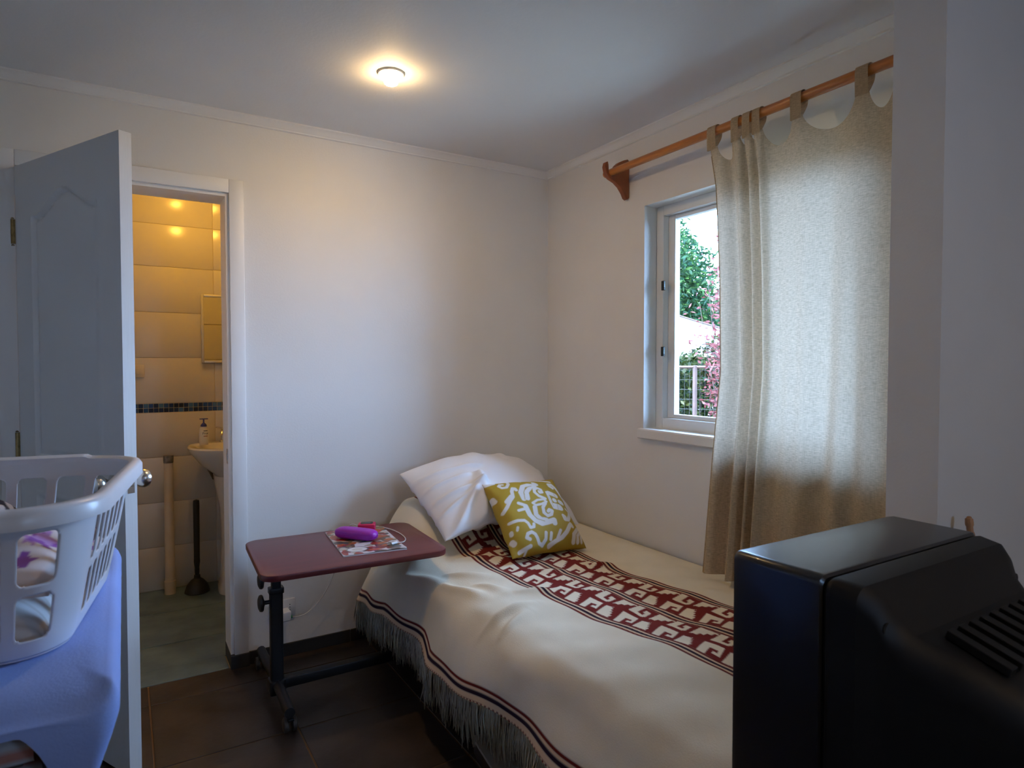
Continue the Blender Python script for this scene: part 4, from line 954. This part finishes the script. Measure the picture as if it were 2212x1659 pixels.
# soap bottle
sb_ = empty('soap_bottle', (0.395, 4.10, 0.8665)); tag(sb_, 'white pump soap bottle with navy top standing on wash basin', 'bottle')
MB().lathe([(0, 0), (0.022, 0), (0.0245, 0.004), (0.0255, 0.05), (0.0255, 0.08), (0.022, 0.098), (0.016, 0.107), (0.0135, 0.109), (0, 0.109)], sx=1.0, sy=0.72).build('body', M['bottle'], sb_)
b = MB(); b.lathe([(0, 0.108), (0.0165, 0.108), (0.0168, 0.114), (0.013, 0.122), (0.006, 0.128), (0.0042, 0.131), (0.0042, 0.150), (0.0, 0.150)])
b.box(-0.022, 0.024, -0.006, 0.006, 0.149, 0.1545, 0.002); b.build('pump', M['pump'], sb_)
def text_mesh(txt, size, ext=0.0004):
    cu_ = bpy.data.curves.new('t', 'FONT'); cu_.body = txt; cu_.size = size; cu_.extrude = ext; cu_.align_x = 'CENTER'
    o = bpy.data.objects.new('t', cu_); COL.objects.link(o); bpy.context.view_layer.update()
    me = bpy.data.meshes.new_from_object(o.evaluated_get(bpy.context.evaluated_depsgraph_get())); bpy.data.objects.remove(o); return me
def wrap(me, z0, aoff):
    for v in me.vertices:
        a = v.co.x / 0.0255 + aoff; r = 0.0257 + v.co.z
        v.co = Vector((r * math.sin(a), -r * math.cos(a) * 0.72, z0 + v.co.y))
me = text_mesh('Prot', 0.019); wrap(me, 0.062, 0.30); link_mesh('lettering', me, M['ink'], sb_)
for z0, m_ in ((0.081, M['ink']), (0.050, M['redink'])):
    V = []; F = []
    for k in range(9):
        a = -0.12 + k * 0.115
        for q in (0, 0.004): V.append((0.0258 * math.sin(a), -0.0258 * math.cos(a) * 0.72, z0 + q))
    F = [(2 * k, 2 * k + 2, 2 * k + 3, 2 * k + 1) for k in range(8)]
    b = MB(); b.add(V, F); b.build('label_stripe', m_, sb_)
# pipe
pp = empty('drain_pipe', (0.215, 4.18, 0)); tag(pp, 'upright cream plastic pipe with taped top by bathroom wall', 'pipe')
MB().lathe([(0, 0), (0.030, 0), (0.030, 0.075), (0.0265, 0.078), (0.026, 0.08), (0.024, 0.78), (0, 0.78)]).build('tube', M['pvc'], pp)
MB().lathe([(0, 0.765), (0.0255, 0.765), (0.027, 0.78), (0.0265, 0.808), (0, 0.81)], seg=16).build('tape_wrap', M['tape'], pp)
# plunger
pl = empty('plunger', (0.352, 4.13, 0)); tag(pl, 'black rubber plunger standing on bathroom floor', 'plunger')
MB().lathe([(0.066, 0.0), (0.069, 0.003), (0.067, 0.012), (0.055, 0.045), (0.035, 0.07), (0.018, 0.082), (0.016, 0.10), (0.0, 0.10)]).build('cup', M['rubber'], pl)
MB().lathe([(0.010, 0.09), (0.013, 0.12), (0.0125, 0.145), (0.017, 0.18), (0.016, 0.20), (0.0175, 0.52), (0.016, 0.54), (0.0, 0.545)], seg=20).build('handle', M['rubber'], pl)
sw = empty('light_switch', (0.068, BY - 0.0037, 1.297)); tag(sw, 'cream switch plate on the bathroom tiles', 'switch')
MB().box(-0.035, 0.035, -0.010, 0, -0.037, 0.037, 0.003).build('plate', M['cream_pl'], sw)
MB().box(-0.010, 0.010, -0.014, -0.009, -0.018, 0.018, 0.002).build('rocker', M['cream_pl'], sw)

# ================================================================== CLOTH COVERED TABLE WITH LAUNDRY
TBZ = 0.842
tb = empty('laundry_table', (-0.3, 1.55, 0)); tag(tb, 'narrow table hidden under a light blue cloth', 'table')
MB().box(-0.33, 0.255, -0.33, 0.45, TBZ - 0.045, TBZ - 0.012, 0.004).build('tabletop', M['darkwood'], tb)
MB().box(-0.31, 0.19, -0.36, 0.44, 0.655, 0.675, 0.003).build('shelf', M['darkwood'], tb)
for x in (-0.29, 0.14):
    for y in (-0.33, 0.42): MB().box(x - 0.02, x + 0.02, y - 0.02, y + 0.02, 0, TBZ - 0.045, 0.003).build('leg', M['darkwood'], tb)
# cloth: rings from the top outwards and down; drape length varies round the rim
npz = 400; HX, HY = 0.298, 0.455; cx_, cy_ = -0.318, 1.585
ring = rrect(HX, HY, 0.035, 90, cx_, cy_)
ring = np.array(ring)
per = np.concatenate([[0], np.cumsum(np.hypot(*np.diff(np.vstack([ring, ring[:1]]), axis=0).T))])
uu = np.linspace(0, per[-1], npz, endpoint=False)
rx = np.interp(uu, per, np.append(ring[:, 0], ring[0, 0])); ry = np.interp(uu, per, np.append(ring[:, 1], ring[0, 1]))
tx = np.roll(rx, -1) - np.roll(rx, 1); ty = np.roll(ry, -1) - np.roll(ry, 1); L = np.hypot(tx, ty); nxn, nyn = ty / L, -tx / L
corner = np.exp(-((rx - (cx_ + HX - 0.005)) ** 2 + (ry - (cy_ - HY)) ** 2) / 0.060 ** 2)
frontw = np.clip(-nyn, 0, 1) * sstep(-0.3, -0.45, ry - cy_)
drop = np.where(nyn < -0.5, 0.010, 0.30); drop = np.where((nxn > 0.3), 0.32, drop)
ker = np.hanning(13); ker /= ker.sum(); drop = np.convolve(np.r_[drop[-6:], drop, drop[:6]], ker, 'valid')
drop = np.maximum(drop, 0.32 * corner)
rowsv = []
for q in np.linspace(0.0, 1, 40): rowsv.append(('top', q))
for q in np.linspace(0.0, 1, 40)[1:]: rowsv.append(('side', q))
P = np.zeros((npz, len(rowsv), 3))
wave = 0.004 * np.sin(uu * 38) + 0.003 * np.sin(uu * 71 + 1)
for k, (kd, q) in enumerate(rowsv):
    if kd == 'top':
        P[:, k, 0] = cx_ + (rx - cx_) * q * 0.985; P[:, k, 1] = cy_ + (ry - cy_) * q * 0.985
        P[:, k, 2] = TBZ + (0.0013 * np.sin(P[:, k, 0] * 31 + P[:, k, 1] * 17) + 0.0016 * np.sin(P[:, k, 1] * 62 - P[:, k, 0] * 22) * sstep(1.42, 1.22, P[:, k, 1])) * q - 0.004 * sstep(0.9, 1.0, q) - 0.030 * frontw * np.clip((q - 0.80) / 0.20, 0, 1) ** 2.2
    else:
        dl = drop * q; out = 0.008 * sstep(0, 0.03, dl) + wave * sstep(0.02, 0.15, dl)
        inw = -0.28 * np.maximum(dl - 0.04, 0) * np.clip(nxn, 0, 1) - 0.10 * corner * sstep(0.06, 0.3, dl)
        P[:, k, 0] = rx + nxn * (out + inw); P[:, k, 1] = ry + nyn * (out + inw * 0.3); P[:, k, 2] = TBZ - 0.004 - 0.030 * frontw - dl
cl = big_grid('table_cloth', P, M['bluecloth'], None, closed=True)
tag(cl, 'light blue cloth draped over the table at left', 'cloth')
# folded striped towel on the shelf
na, nb = 80, 40
A_, B_ = np.meshgrid(np.linspace(0, 1, na), np.linspace(0, 1, nb), indexing='ij')
ft_ = empty('folded_towel', (-0.3, 1.35, 0.675)); tag(ft_, 'folded white towel with orange stripes on shelf under the cloth', 'towel')
zt_ = 0.045; TWX0, TWX1, TWY0, TWY1 = -0.27, 0.185, -0.155, 0.20
prof_n = 40; P = np.zeros((na, prof_n, 3)); cols = np.zeros((na, prof_n, 3))
for j in range(prof_n):
    s_ = j / (prof_n - 1)
    # fold profile in y/z: bottom -> rounded front -> top
    if s_ < 0.4: y = TWY1 - (TWY1 - TWY0) * (s_ / 0.4); z = 0.002
    elif s_ < 0.6: a = (s_ - 0.4) / 0.2 * math.pi; y = TWY0 - 0.0215 * math.sin(a); z = 0.0235 - 0.0215 * math.cos(a)
    else: y = TWY0 + (TWY1 - TWY0) * ((s_ - 0.6) / 0.4); z = 0.045
    P[:, j, 0] = np.linspace(TWX0, TWX1, na); P[:, j, 1] = y; P[:, j, 2] = z
    cst = np.array((0.62, 0.62, 0.64)); 
    if abs(s_ - 0.50) < 0.03 or abs(s_ - 0.63) < 0.016 or abs(s_ - 0.40) < 0.02: cst = np.array((0.55, 0.25, 0.20))
    cols[:, j] = cst
big_grid('layer', P, M['cloth_attr'], ft_, cols)
P2 = P.copy(); P2[..., 2] += 0.046; P2[..., 0] -= 0.01; P2[..., 1] += 0.012
big_grid('layer', P2, M['cloth_attr'], ft_, cols)

# ------------------------------------------------------------------ laundry basket
RZ, BZ = 1.105, TBZ + 0.006
lb = empty('laundry_basket', (-0.228, 1.55, TBZ), math.radians(-8)); tag(lb, 'white slotted plastic laundry basket on the blue cloth', 'basket')
BC = (-0.185, 1.545)
def bsize(v):   # v 0 bottom .. 1 rim -> half sizes and corner radius
    return 0.166 + 0.048 * v ** 0.9, 0.240 + 0.075 * v ** 0.9, 0.085 + 0.035 * v
def perim_point(hx_, hy_, r, s):
    """s in [0,1) round a rounded rectangle with arc-length; start at +x side middle, ccw"""
    segs = []
    a, c = hx_ - r, hy_ - r
    lens = [c, math.pi * r / 2, 2 * a, math.pi * r / 2, 2 * c, math.pi * r / 2, 2 * a, math.pi * r / 2, c]
    T_ = sum(lens); d = (s % 1.0) * T_
    for k, l in enumerate(lens):
        if d <= l or k == 8: break
        d -= l
    f = d / l if l > 0 else 0
    if k == 0: return (hx_, f * c)
    if k == 1: t_ = f * math.pi / 2; return (a + r * math.cos(t_), c + r * math.sin(t_))
    if k == 2: return (a - f * 2 * a, hy_)
    if k == 3: t_ = math.pi / 2 + f * math.pi / 2; return (-a + r * math.cos(t_), c + r * math.sin(t_))
    if k == 4: return (-hx_, c - f * 2 * c)
    if k == 5: t_ = math.pi + f * math.pi / 2; return (-a + r * math.cos(t_), -c + r * math.sin(t_))
    if k == 6: return (-a + f * 2 * a, -hy_)
    if k == 7: t_ = 1.5 * math.pi + f * math.pi / 2; return (a + r * math.cos(t_), -c + r * math.sin(t_))
    return (hx_, -c + f * c)
NU, NV = 720, 84
hxm, hym, rm = bsize(0.5)
Tm = 4 * (hxm - rm) + 4 * (hym - rm) + 2 * math.pi * rm
su = np.linspace(0, 1, NU, endpoint=False); sv = np.linspace(0, 1, NV)
SU, SV = np.meshgrid(su * Tm, sv * (RZ - BZ), indexing='ij')     # metric param coordinates
# slots: centres along the perimeter
slots = []
cH = hym - rm; arc = math.pi * rm / 2; aW = hxm - rm
def add_slots(c0, half, n, w, g):
    tot = n * w + (n - 1) * g
    for k in range(n):
        cc_ = c0 - tot / 2 + w / 2 + k * (w + g)
        for (z0, z1) in ((0.030, 0.112), (0.128, 0.218)): slots.append((cc_ % Tm, w / 2, z0, z1))
add_slots(0.0, cH, 6, 0.036, 0.016); add_slots(cH + arc + aW, aW, 5, 0.052, 0.020); add_slots(cH * 2 + 2 * arc + 2 * aW - 0.0 - cH + cH, cH, 6, 0.036, 0.016)
add_slots(3 * cH + 3 * arc + 3 * aW, aW, 5, 0.052, 0.020)
def slot_sdf(X_, Y_):
    d = np.full(X_.shape, 9.0)
    for (c_, hw, z0, z1) in slots:
        dx = np.abs((X_ - c_ + Tm / 2) % Tm - Tm / 2); dy = np.abs(Y_ - (z0 + z1) / 2); r = 0.011
        qx = dx - (hw - r); qy = dy - ((z1 - z0) / 2 - r)
        d = np.minimum(d, np.hypot(np.maximum(qx, 0), np.maximum(qy, 0)) + np.minimum(np.maximum(qx, qy), 0) - r)
    return d
e = 1e-4; cell = max(Tm / NU, (RZ - BZ) / NV)
for it in range(2):
    D = slot_sdf(SU, SV); gx = (slot_sdf(SU + e, SV) - D) / e; gy = (slot_sdf(SU, SV + e) - D) / e
    m = np.abs(D) < cell * 0.55
    SU = np.where(m, SU - D * gx, SU); SV = np.where(m, SV - D * gy, SV)
SV = np.clip(SV, 0, RZ - BZ)
P = np.zeros((NU, NV, 3))
for i in range(NU):
    for j in range(NV):
        v = SV[i, j] / (RZ - BZ); hx_, hy_, r = bsize(v); x, y = perim_point(hx_, hy_, r, SU[i, j] / Tm)
        P[i, j] = (x, y, BZ - TBZ + SV[i, j])
Dq = slot_sdf((SU + Tm / NU * 0.5), SV); Cc = np.roll(np.arange(NU), -1)
ux4 = SU.copy()
cu4 = (SU[:, :-1] + SU[:, 1:]) / 2 + Tm / NU / 2; cv4 = (SV[:, :-1] + SV[:, 1:]) / 2
keep = slot_sdf(cu4, cv4) > -cell * 0.15
wl = big_grid('wall', P, M['basket'], lb, mask=keep, closed=True)
sm = wl.modifiers.new('thickness', 'SOLIDIFY'); sm.thickness = 0.003; sm.offset = 0
# floor of the basket
hx_, hy_, r = bsize(0.0)
MB().prism(rrect(hx_, hy_, r, 10), 0.001, 0.009, 'z', bev=0.003).build('bottom', M['basket'], lb)
# rim lip swept round the top, with two raised hand grips
hx_, hy_, r = bsize(1.0); prof = [(-0.004, 0.0), (0.004, 0.006), (0.018, 0.004), (0.023, -0.004), (0.023, -0.026), (0.018, -0.026), (0.017, -0.008), (0.003, -0.006), (0.002, -0.02), (-0.002, -0.02)]
P = np.zeros((240, len(prof), 3))
for i in range(240):
    s_ = i / 240; x, y = perim_point(hx_, hy_, r, s_); x2, y2 = perim_point(hx_, hy_, r, s_ + 1e-4); t_ = Vector((x2 - x, y2 - y, 0)).normalized(); nn = Vector((t_.y, -t_.x, 0))
    grip = max(math.exp(-((abs(y) - hy_) / 0.03) ** 2) * (1 - sstep(0.10, 0.115, abs(x))), 0)
    for j, (a, c) in enumerate(prof):
        P[i, j] = (x + nn.x * a * (1 + 0.12 * grip), y + nn.y * a * (1 + 0.12 * grip), RZ - TBZ + c + 0.005 * grip)
P = np.concatenate([P, P[:, :1]], 1)
big_grid('rim', P, M['basket'], lb, closed=True).data.set_sharp_from_angle(angle=math.radians(50))
# laundry in the basket
def cloth_heap(name, label, cx, cy, z, hx_, hy_, th, colorf, seed, group=None, rz=0.0):
    n = 70; s_ = np.linspace(-1, 1, n); U, V = np.meshgrid(s_, s_, indexing='ij'); r_ = np.random.default_rng(seed); ph = r_.uniform(0, 6, 6)
    pr = np.clip(1 - np.abs(U) ** 4, 0, 1) ** 0.5 * np.clip(1 - np.abs(V) ** 4, 0, 1) ** 0.5
    w = 0.12 * np.sin(5 * U + ph[0]) * np.sin(4 * V + ph[1]) + 0.08 * np.sin(9 * U - 6 * V + ph[2]) + 0.05 * np.sin(13 * V + 4 * U + ph[3])
    ca, sa = math.cos(rz), math.sin(rz)
    Xl, Yl = U * hx_, V * hy_
    Zt = th * (pr * (0.9 + w)); Zb = np.zeros_like(U)
    cols = colorf(U, V)
    X_, Y_ = cx + Xl * ca - Yl * sa, cy + Xl * sa + Yl * ca
    o = big_grid(name, np.stack([X_, Y_, z + np.maximum(Zt, 0.0005)], -1), M['cloth_attr'], None, cols)
    bm = bmesh.new(); bm.from_mesh(o.data); es = [e_ for e_ in bm.edges if e_.is_boundary]
    ret = bmesh.ops.extrude_edge_only(bm, edges=es); nv_ = [g for g in ret['geom'] if isinstance(g, bmesh.types.BMVert)]
    for v in nv_: v.co.z = z
    bmesh.ops.contextual_create(bm, geom=[e_ for e_ in bm.edges if e_.is_boundary])
    bm.to_mesh(o.data); bm.free(); o.data.shade_smooth()
    tag(o, label, 'clothing', group); return o
def floral(U, V):
    c = np.tile(np.array((0.66, 0.58, 0.58)), (*U.shape, 1)); r_ = np.random.default_rng(5)
    for k in range(34):
        a, b2, r0 = r_.uniform(-1, 1), r_.uniform(-1, 1), r_.uniform(0.07, 0.14)
        m = np.hypot(U - a, V - b2) < r0 * (1 + 0.3 * np.sin(5 * np.arctan2(V - b2, U - a))); c[m] = (0.24, 0.07, 0.36) if k % 3 else (0.42, 0.22, 0.50)
    return c
def bw_stripes(U, V):
    m = (np.floor((U + 0.5 * V) * 7) % 2)[..., None]; return np.array((0.02, 0.02, 0.04)) * m + np.array((0.66, 0.66, 0.72)) * (1 - m)
def ticking(U, V):
    m = (np.sin(V * 60) > 0.5)[..., None]; return np.array((0.52, 0.50, 0.50)) * m + np.array((0.66, 0.66, 0.68)) * (1 - m)
cloth_heap('folded_sheet', 'white finely striped sheet at bottom of laundry basket', -0.228, 1.55, TBZ + 0.0095, 0.132, 0.21, 0.085, ticking, 3, rz=math.radians(-8))
cloth_heap('floral_towel', 'purple flowered towel heaped inside laundry basket', -0.228, 1.56, TBZ + 0.10, 0.148, 0.23, 0.070, floral, 8, rz=math.radians(-8))
cloth_heap('striped_shirt', 'black and white striped shirt on top of laundry', -0.29, 1.60, TBZ + 0.165, 0.09, 0.16, 0.055, bw_stripes, 12)
cloth_heap('floral_cloth', 'purple flowered cloth lying behind the laundry basket', -0.165, 1.945, TBZ + 0.001, 0.13, 0.075, 0.05, floral, 9)

# ================================================================== GARDEN OUTSIDE THE WINDOW
gz = -0.35
gd = MB().box(2.3, 40, -25, 40, gz - 0.2, gz).build('garden_ground', M['grass'], smooth=0); struct(gd, 'garden ground outside the window')
def leaves(name, parent, m, n, L, Wd, sampler, seed, droop=0.3):
    r_ = np.random.default_rng(seed); c = np.array([sampler(r_) for _ in range(n)])
    d = r_.normal(size=(n, 3)); d[:, 2] = d[:, 2] * 0.6 - droop; d /= np.linalg.norm(d, axis=1)[:, None]
    q = r_.normal(size=(n, 3)); sd = np.cross(d, q); sd /= np.linalg.norm(sd, axis=1)[:, None]
    nn = np.cross(d, sd); l = (L * r_.uniform(0.7, 1.25, n))[:, None]; w = (Wd * r_.uniform(0.7, 1.2, n))[:, None]
    v = np.stack([c, c + d * l * 0.5 + sd * w + nn * l * 0.05, c + d * l, c + d * l * 0.5 - sd * w + nn * l * 0.05], 1).reshape(-1, 3)
    me = bpy.data.meshes.new(name); me.vertices.add(4 * n); me.vertices.foreach_set('co', v.astype(np.float32).ravel())
    i = np.arange(n) * 4; tri = np.stack([i, i + 1, i + 2, i, i + 2, i + 3], 1).astype(np.int32)
    me.loops.add(6 * n); me.loops.foreach_set('vertex_index', tri.ravel()); me.polygons.add(2 * n)
    me.polygons.foreach_set('loop_start', (np.arange(2 * n) * 3).astype(np.int32)); me.polygons.foreach_set('loop_total', np.full(2 * n, 3, np.int32)); me.update(calc_edges=True)
    g = np.clip(r_.beta(1.3, 2.2, n), 0, 1); ca = me.color_attributes.new('Col', 'FLOAT_COLOR', 'POINT')
    c4 = np.repeat(np.stack([g, g, g, np.ones(n)], 1), 4, 0).astype(np.float32); ca.data.foreach_set('color', c4.ravel())
    o = link_mesh(name, me, m, parent); o['kind'] = 'stuff'; return o
def ellip(c, R, lo=0.55):
    def f(r_):
        d = r_.normal(size=3); d /= np.linalg.norm(d); k = lo + (1 - lo) * r_.random() ** 0.5
        bump = 1 + 0.12 * math.sin(d[0] * 7 + c[0]) * math.sin(d[2] * 8 + c[1])
        return (c[0] + R[0] * d[0] * k * bump, c[1] + R[1] * d[1] * k * bump, c[2] + R[2] * d[2] * k * bump)
    return f
def tree(name, label, base, R, zc, m, n, L, Wd, seed, lo=0.5, group=None):
    t = empty(name, (base[0], base[1], gz)); tag(t, label, 'tree', group)
    b = MB(); b.tube(catmull([(0, 0, 0), (0.05, 0.02, zc * 0.4), (0, 0.05, zc), (0.02, 0, zc + R[2] * 0.6)]), [0.11 - 0.003 * k for k in range(25)], 10); b.build('trunk', M['bark'], t)
    leaves('foliage', t, m, n, L, Wd, ellip((0, 0, zc), R, lo), seed); return t
tree('laurel_tree', 'tall dark green laurel tree left of the window view', (10.5, 10.95), (1.5, 1.55, 2.65), 2.50, M['laurel'], 34000, 0.17, 0.027, 21, 0.35)
for k, (bx0, by0, zz) in enumerate(((13.4, 11.2, 2.6), (15.0, 8.0, 2.4), (12.0, 15.2, 2.8))):
    tree('background_tree', ('dark green tree directly behind the white canopy', 'dark green tree far beyond right side of garden canopy', 'dark green tree at far left of garden')[k], (bx0, by0), (1.5, 1.7, 1.7), zz - 0.6, M['backtree'], 7000, 0.20, 0.05, 30 + k, 0.4, 'background trees beyond the garden')
# clipped hedge behind the fence
hdir = Vector((0.70, -0.714, 0)); hc = Vector((7.0, 6.35, 0))
hg = empty('hedge', (hc.x, hc.y, gz)); tag(hg, 'yellow green leafy hedge behind the wire fence', 'hedge')
nrm = Vector((0.714, 0.70, 0))
def hs(r_):
    a = r_.uniform(-3.4, 3.4); t_ = r_.random() * 0.7; p = hdir * a + nrm * t_; return (p.x, p.y, r_.uniform(0.05, 1.98 + 0.15 * math.sin(a * 5)))
leaves('foliage', hg, M['hedge'], 22000, 0.10, 0.028, hs, 41)
b = MB()
for k in range(-6, 7): b.tube([tuple(hdir * (k * 0.55) + nrm * 0.35), tuple(hdir * (k * 0.55 + 0.05) + nrm * 0.35 + Vector((0, 0, 1.6)))], [0.03, 0.012], 6)
b.build('stems', M['bark'], hg)
# wire fence with rusty frame
fc = Vector((5.89, 5.41, 0)); fdir = Vector((0.70, -0.714, 0))
fe = empty('wire_fence', (fc.x, fc.y, gz)); tag(fe, 'rusty framed wire mesh fence in front of the hedge', 'fence')
for k in range(-2, 3):
    q = fdir * (k * 1.3); MB().box(q.x - 0.02, q.x + 0.02, q.y - 0.02, q.y + 0.02, 0, 1.68, 0.003, 1).build('post', M['rust'], fe, smooth=0)
for k in range(-2, 2):
    for z in (1.66, 0.08):
        p0 = fdir * (k * 1.3 + 0.02); p1 = fdir * (k * 1.3 + 1.28)
        MB().tube([(p0.x, p0.y, z), (p1.x, p1.y, z)], 0.017, 4).build('rail', M['rust'], fe, smooth=0)
    b = MB()
    for i in range(1, 22): q = fdir * (k * 1.3 + i * 0.059); b.tube([(q.x, q.y, 0.09), (q.x, q.y, 1.65)], 0.0022, 4)
    for i in range(1, 14): p0 = fdir * (k * 1.3 + 0.02); p1 = fdir * (k * 1.3 + 1.28); z = 0.09 + i * 0.118; b.tube([(p0.x, p0.y, z), (p1.x, p1.y, z)], 0.0022, 4)
    o = b.build('wire_mesh', M['wire'], fe, smooth=0); o['kind'] = 'stuff'
# white canopy
ca_ = Vector((7.80, 7.72, 0)); cd = Vector((0.70, -0.714, 0)); cn = Vector((0.714, 0.70, 0))
cp = empty('garden_canopy', (ca_.x, ca_.y, gz)); tag(cp, 'white fabric garden canopy beyond the fence', 'canopy')
hw_ = 2.0; za, ze, zb = 2.55, 1.98, 1.83
def cw(a, n2, z): q = cd * a + cn * n2; return (q.x, q.y, z)
def slope(a): t_ = abs(a) / hw_; return za - (za - ze) * (1.25 * t_ - 0.25 * t_ * t_) if t_ > 0.03 else za
sec = [-hw_ + 2 * hw_ * k / 24 for k in range(25)]
V = []; F = []
for n2 in (0.0, 1.2):
    for a in sec: V += [cw(a, n2, slope(a)), cw(a, n2, zb)]
for k in range(24):
    for o_ in (0, 50): F.append((o_ + 2 * k, o_ + 2 * k + 2, o_ + 2 * k + 3, o_ + 2 * k + 1))
    F.append((2 * k, 2 * k + 2, 50 + 2 * k + 2, 50 + 2 * k))
F += [(0, 1, 51, 50), (48, 49, 99, 98)]
b = MB(); b.add(V, F); b.build('roof_fabric', M['canvas'], cp, smooth=20)
b = MB(); b.tube([cw(a, -0.01, slope(a) + 0.01) for a in sec], 0.014, 6); b.build('edge_piping', M['rust'], cp)
b = MB(); b.tube([cw(-hw_, -0.005, zb), cw(hw_, -0.005, zb)], 0.016, 6); b.build('valance_hem', M['cardboard'], cp)
for a in (-hw_ + 0.04, hw_ - 0.04):
    for n2 in (0.03, 1.17): b = MB(); b.tube([cw(a, n2, 0), cw(a, n2, ze)], 0.03, 10); b.build('post', M['pvcw'], cp)
# reddish photinia bush in front
ph = empty('photinia_bush', (5.58, 4.42, gz)); tag(ph, 'pink leaved shrub with thin bare twigs by the curtain', 'shrub')
r_ = np.random.default_rng(77); tips = []
b = MB()
for k in range(38):
    az = r_.uniform(0, 2 * math.pi); sp = r_.uniform(0.08, 0.55); hgt = r_.uniform(1.3, 2.75) if k % 3 else r_.uniform(2.3, 3.2)
    pts = [Vector((0.05 * math.cos(az), 0.05 * math.sin(az), 0)), Vector((0.35 * sp * math.cos(az), 0.35 * sp * math.sin(az), hgt * 0.35)), Vector((0.75 * sp * math.cos(az + 0.2), 0.75 * sp * math.sin(az + 0.2), hgt * 0.7)), Vector((sp * math.cos(az + 0.3), sp * math.sin(az + 0.3), hgt))]
    cpts = catmull(pts, 6); b.tube(cpts, [0.011 * (1 - 0.8 * i / len(cpts)) for i in range(len(cpts))], 5)
    for q in cpts[9:]: tips.append(q)
    for q in range(5):
        s0 = cpts[r_.integers(9, len(cpts) - 1)]; dirn = Vector(r_.normal(size=3)) * 0.10 + Vector((0, 0, 0.12)); b.tube([s0, s0 + dirn], [0.004, 0.002], 4); tips += [s0 + dirn, s0 + dirn * 0.6]
b.build('branches', M['bark'], ph)
def ps(rr):
    t_ = tips[rr.integers(0, len(tips))]; s_ = 0.055
    return (t_.x + rr.normal() * s_, t_.y + rr.normal() * s_, t_.z + rr.normal() * s_)
leaves('foliage', ph, M['photinia'], 4600, 0.07, 0.013, ps, 51, droop=-0.3)
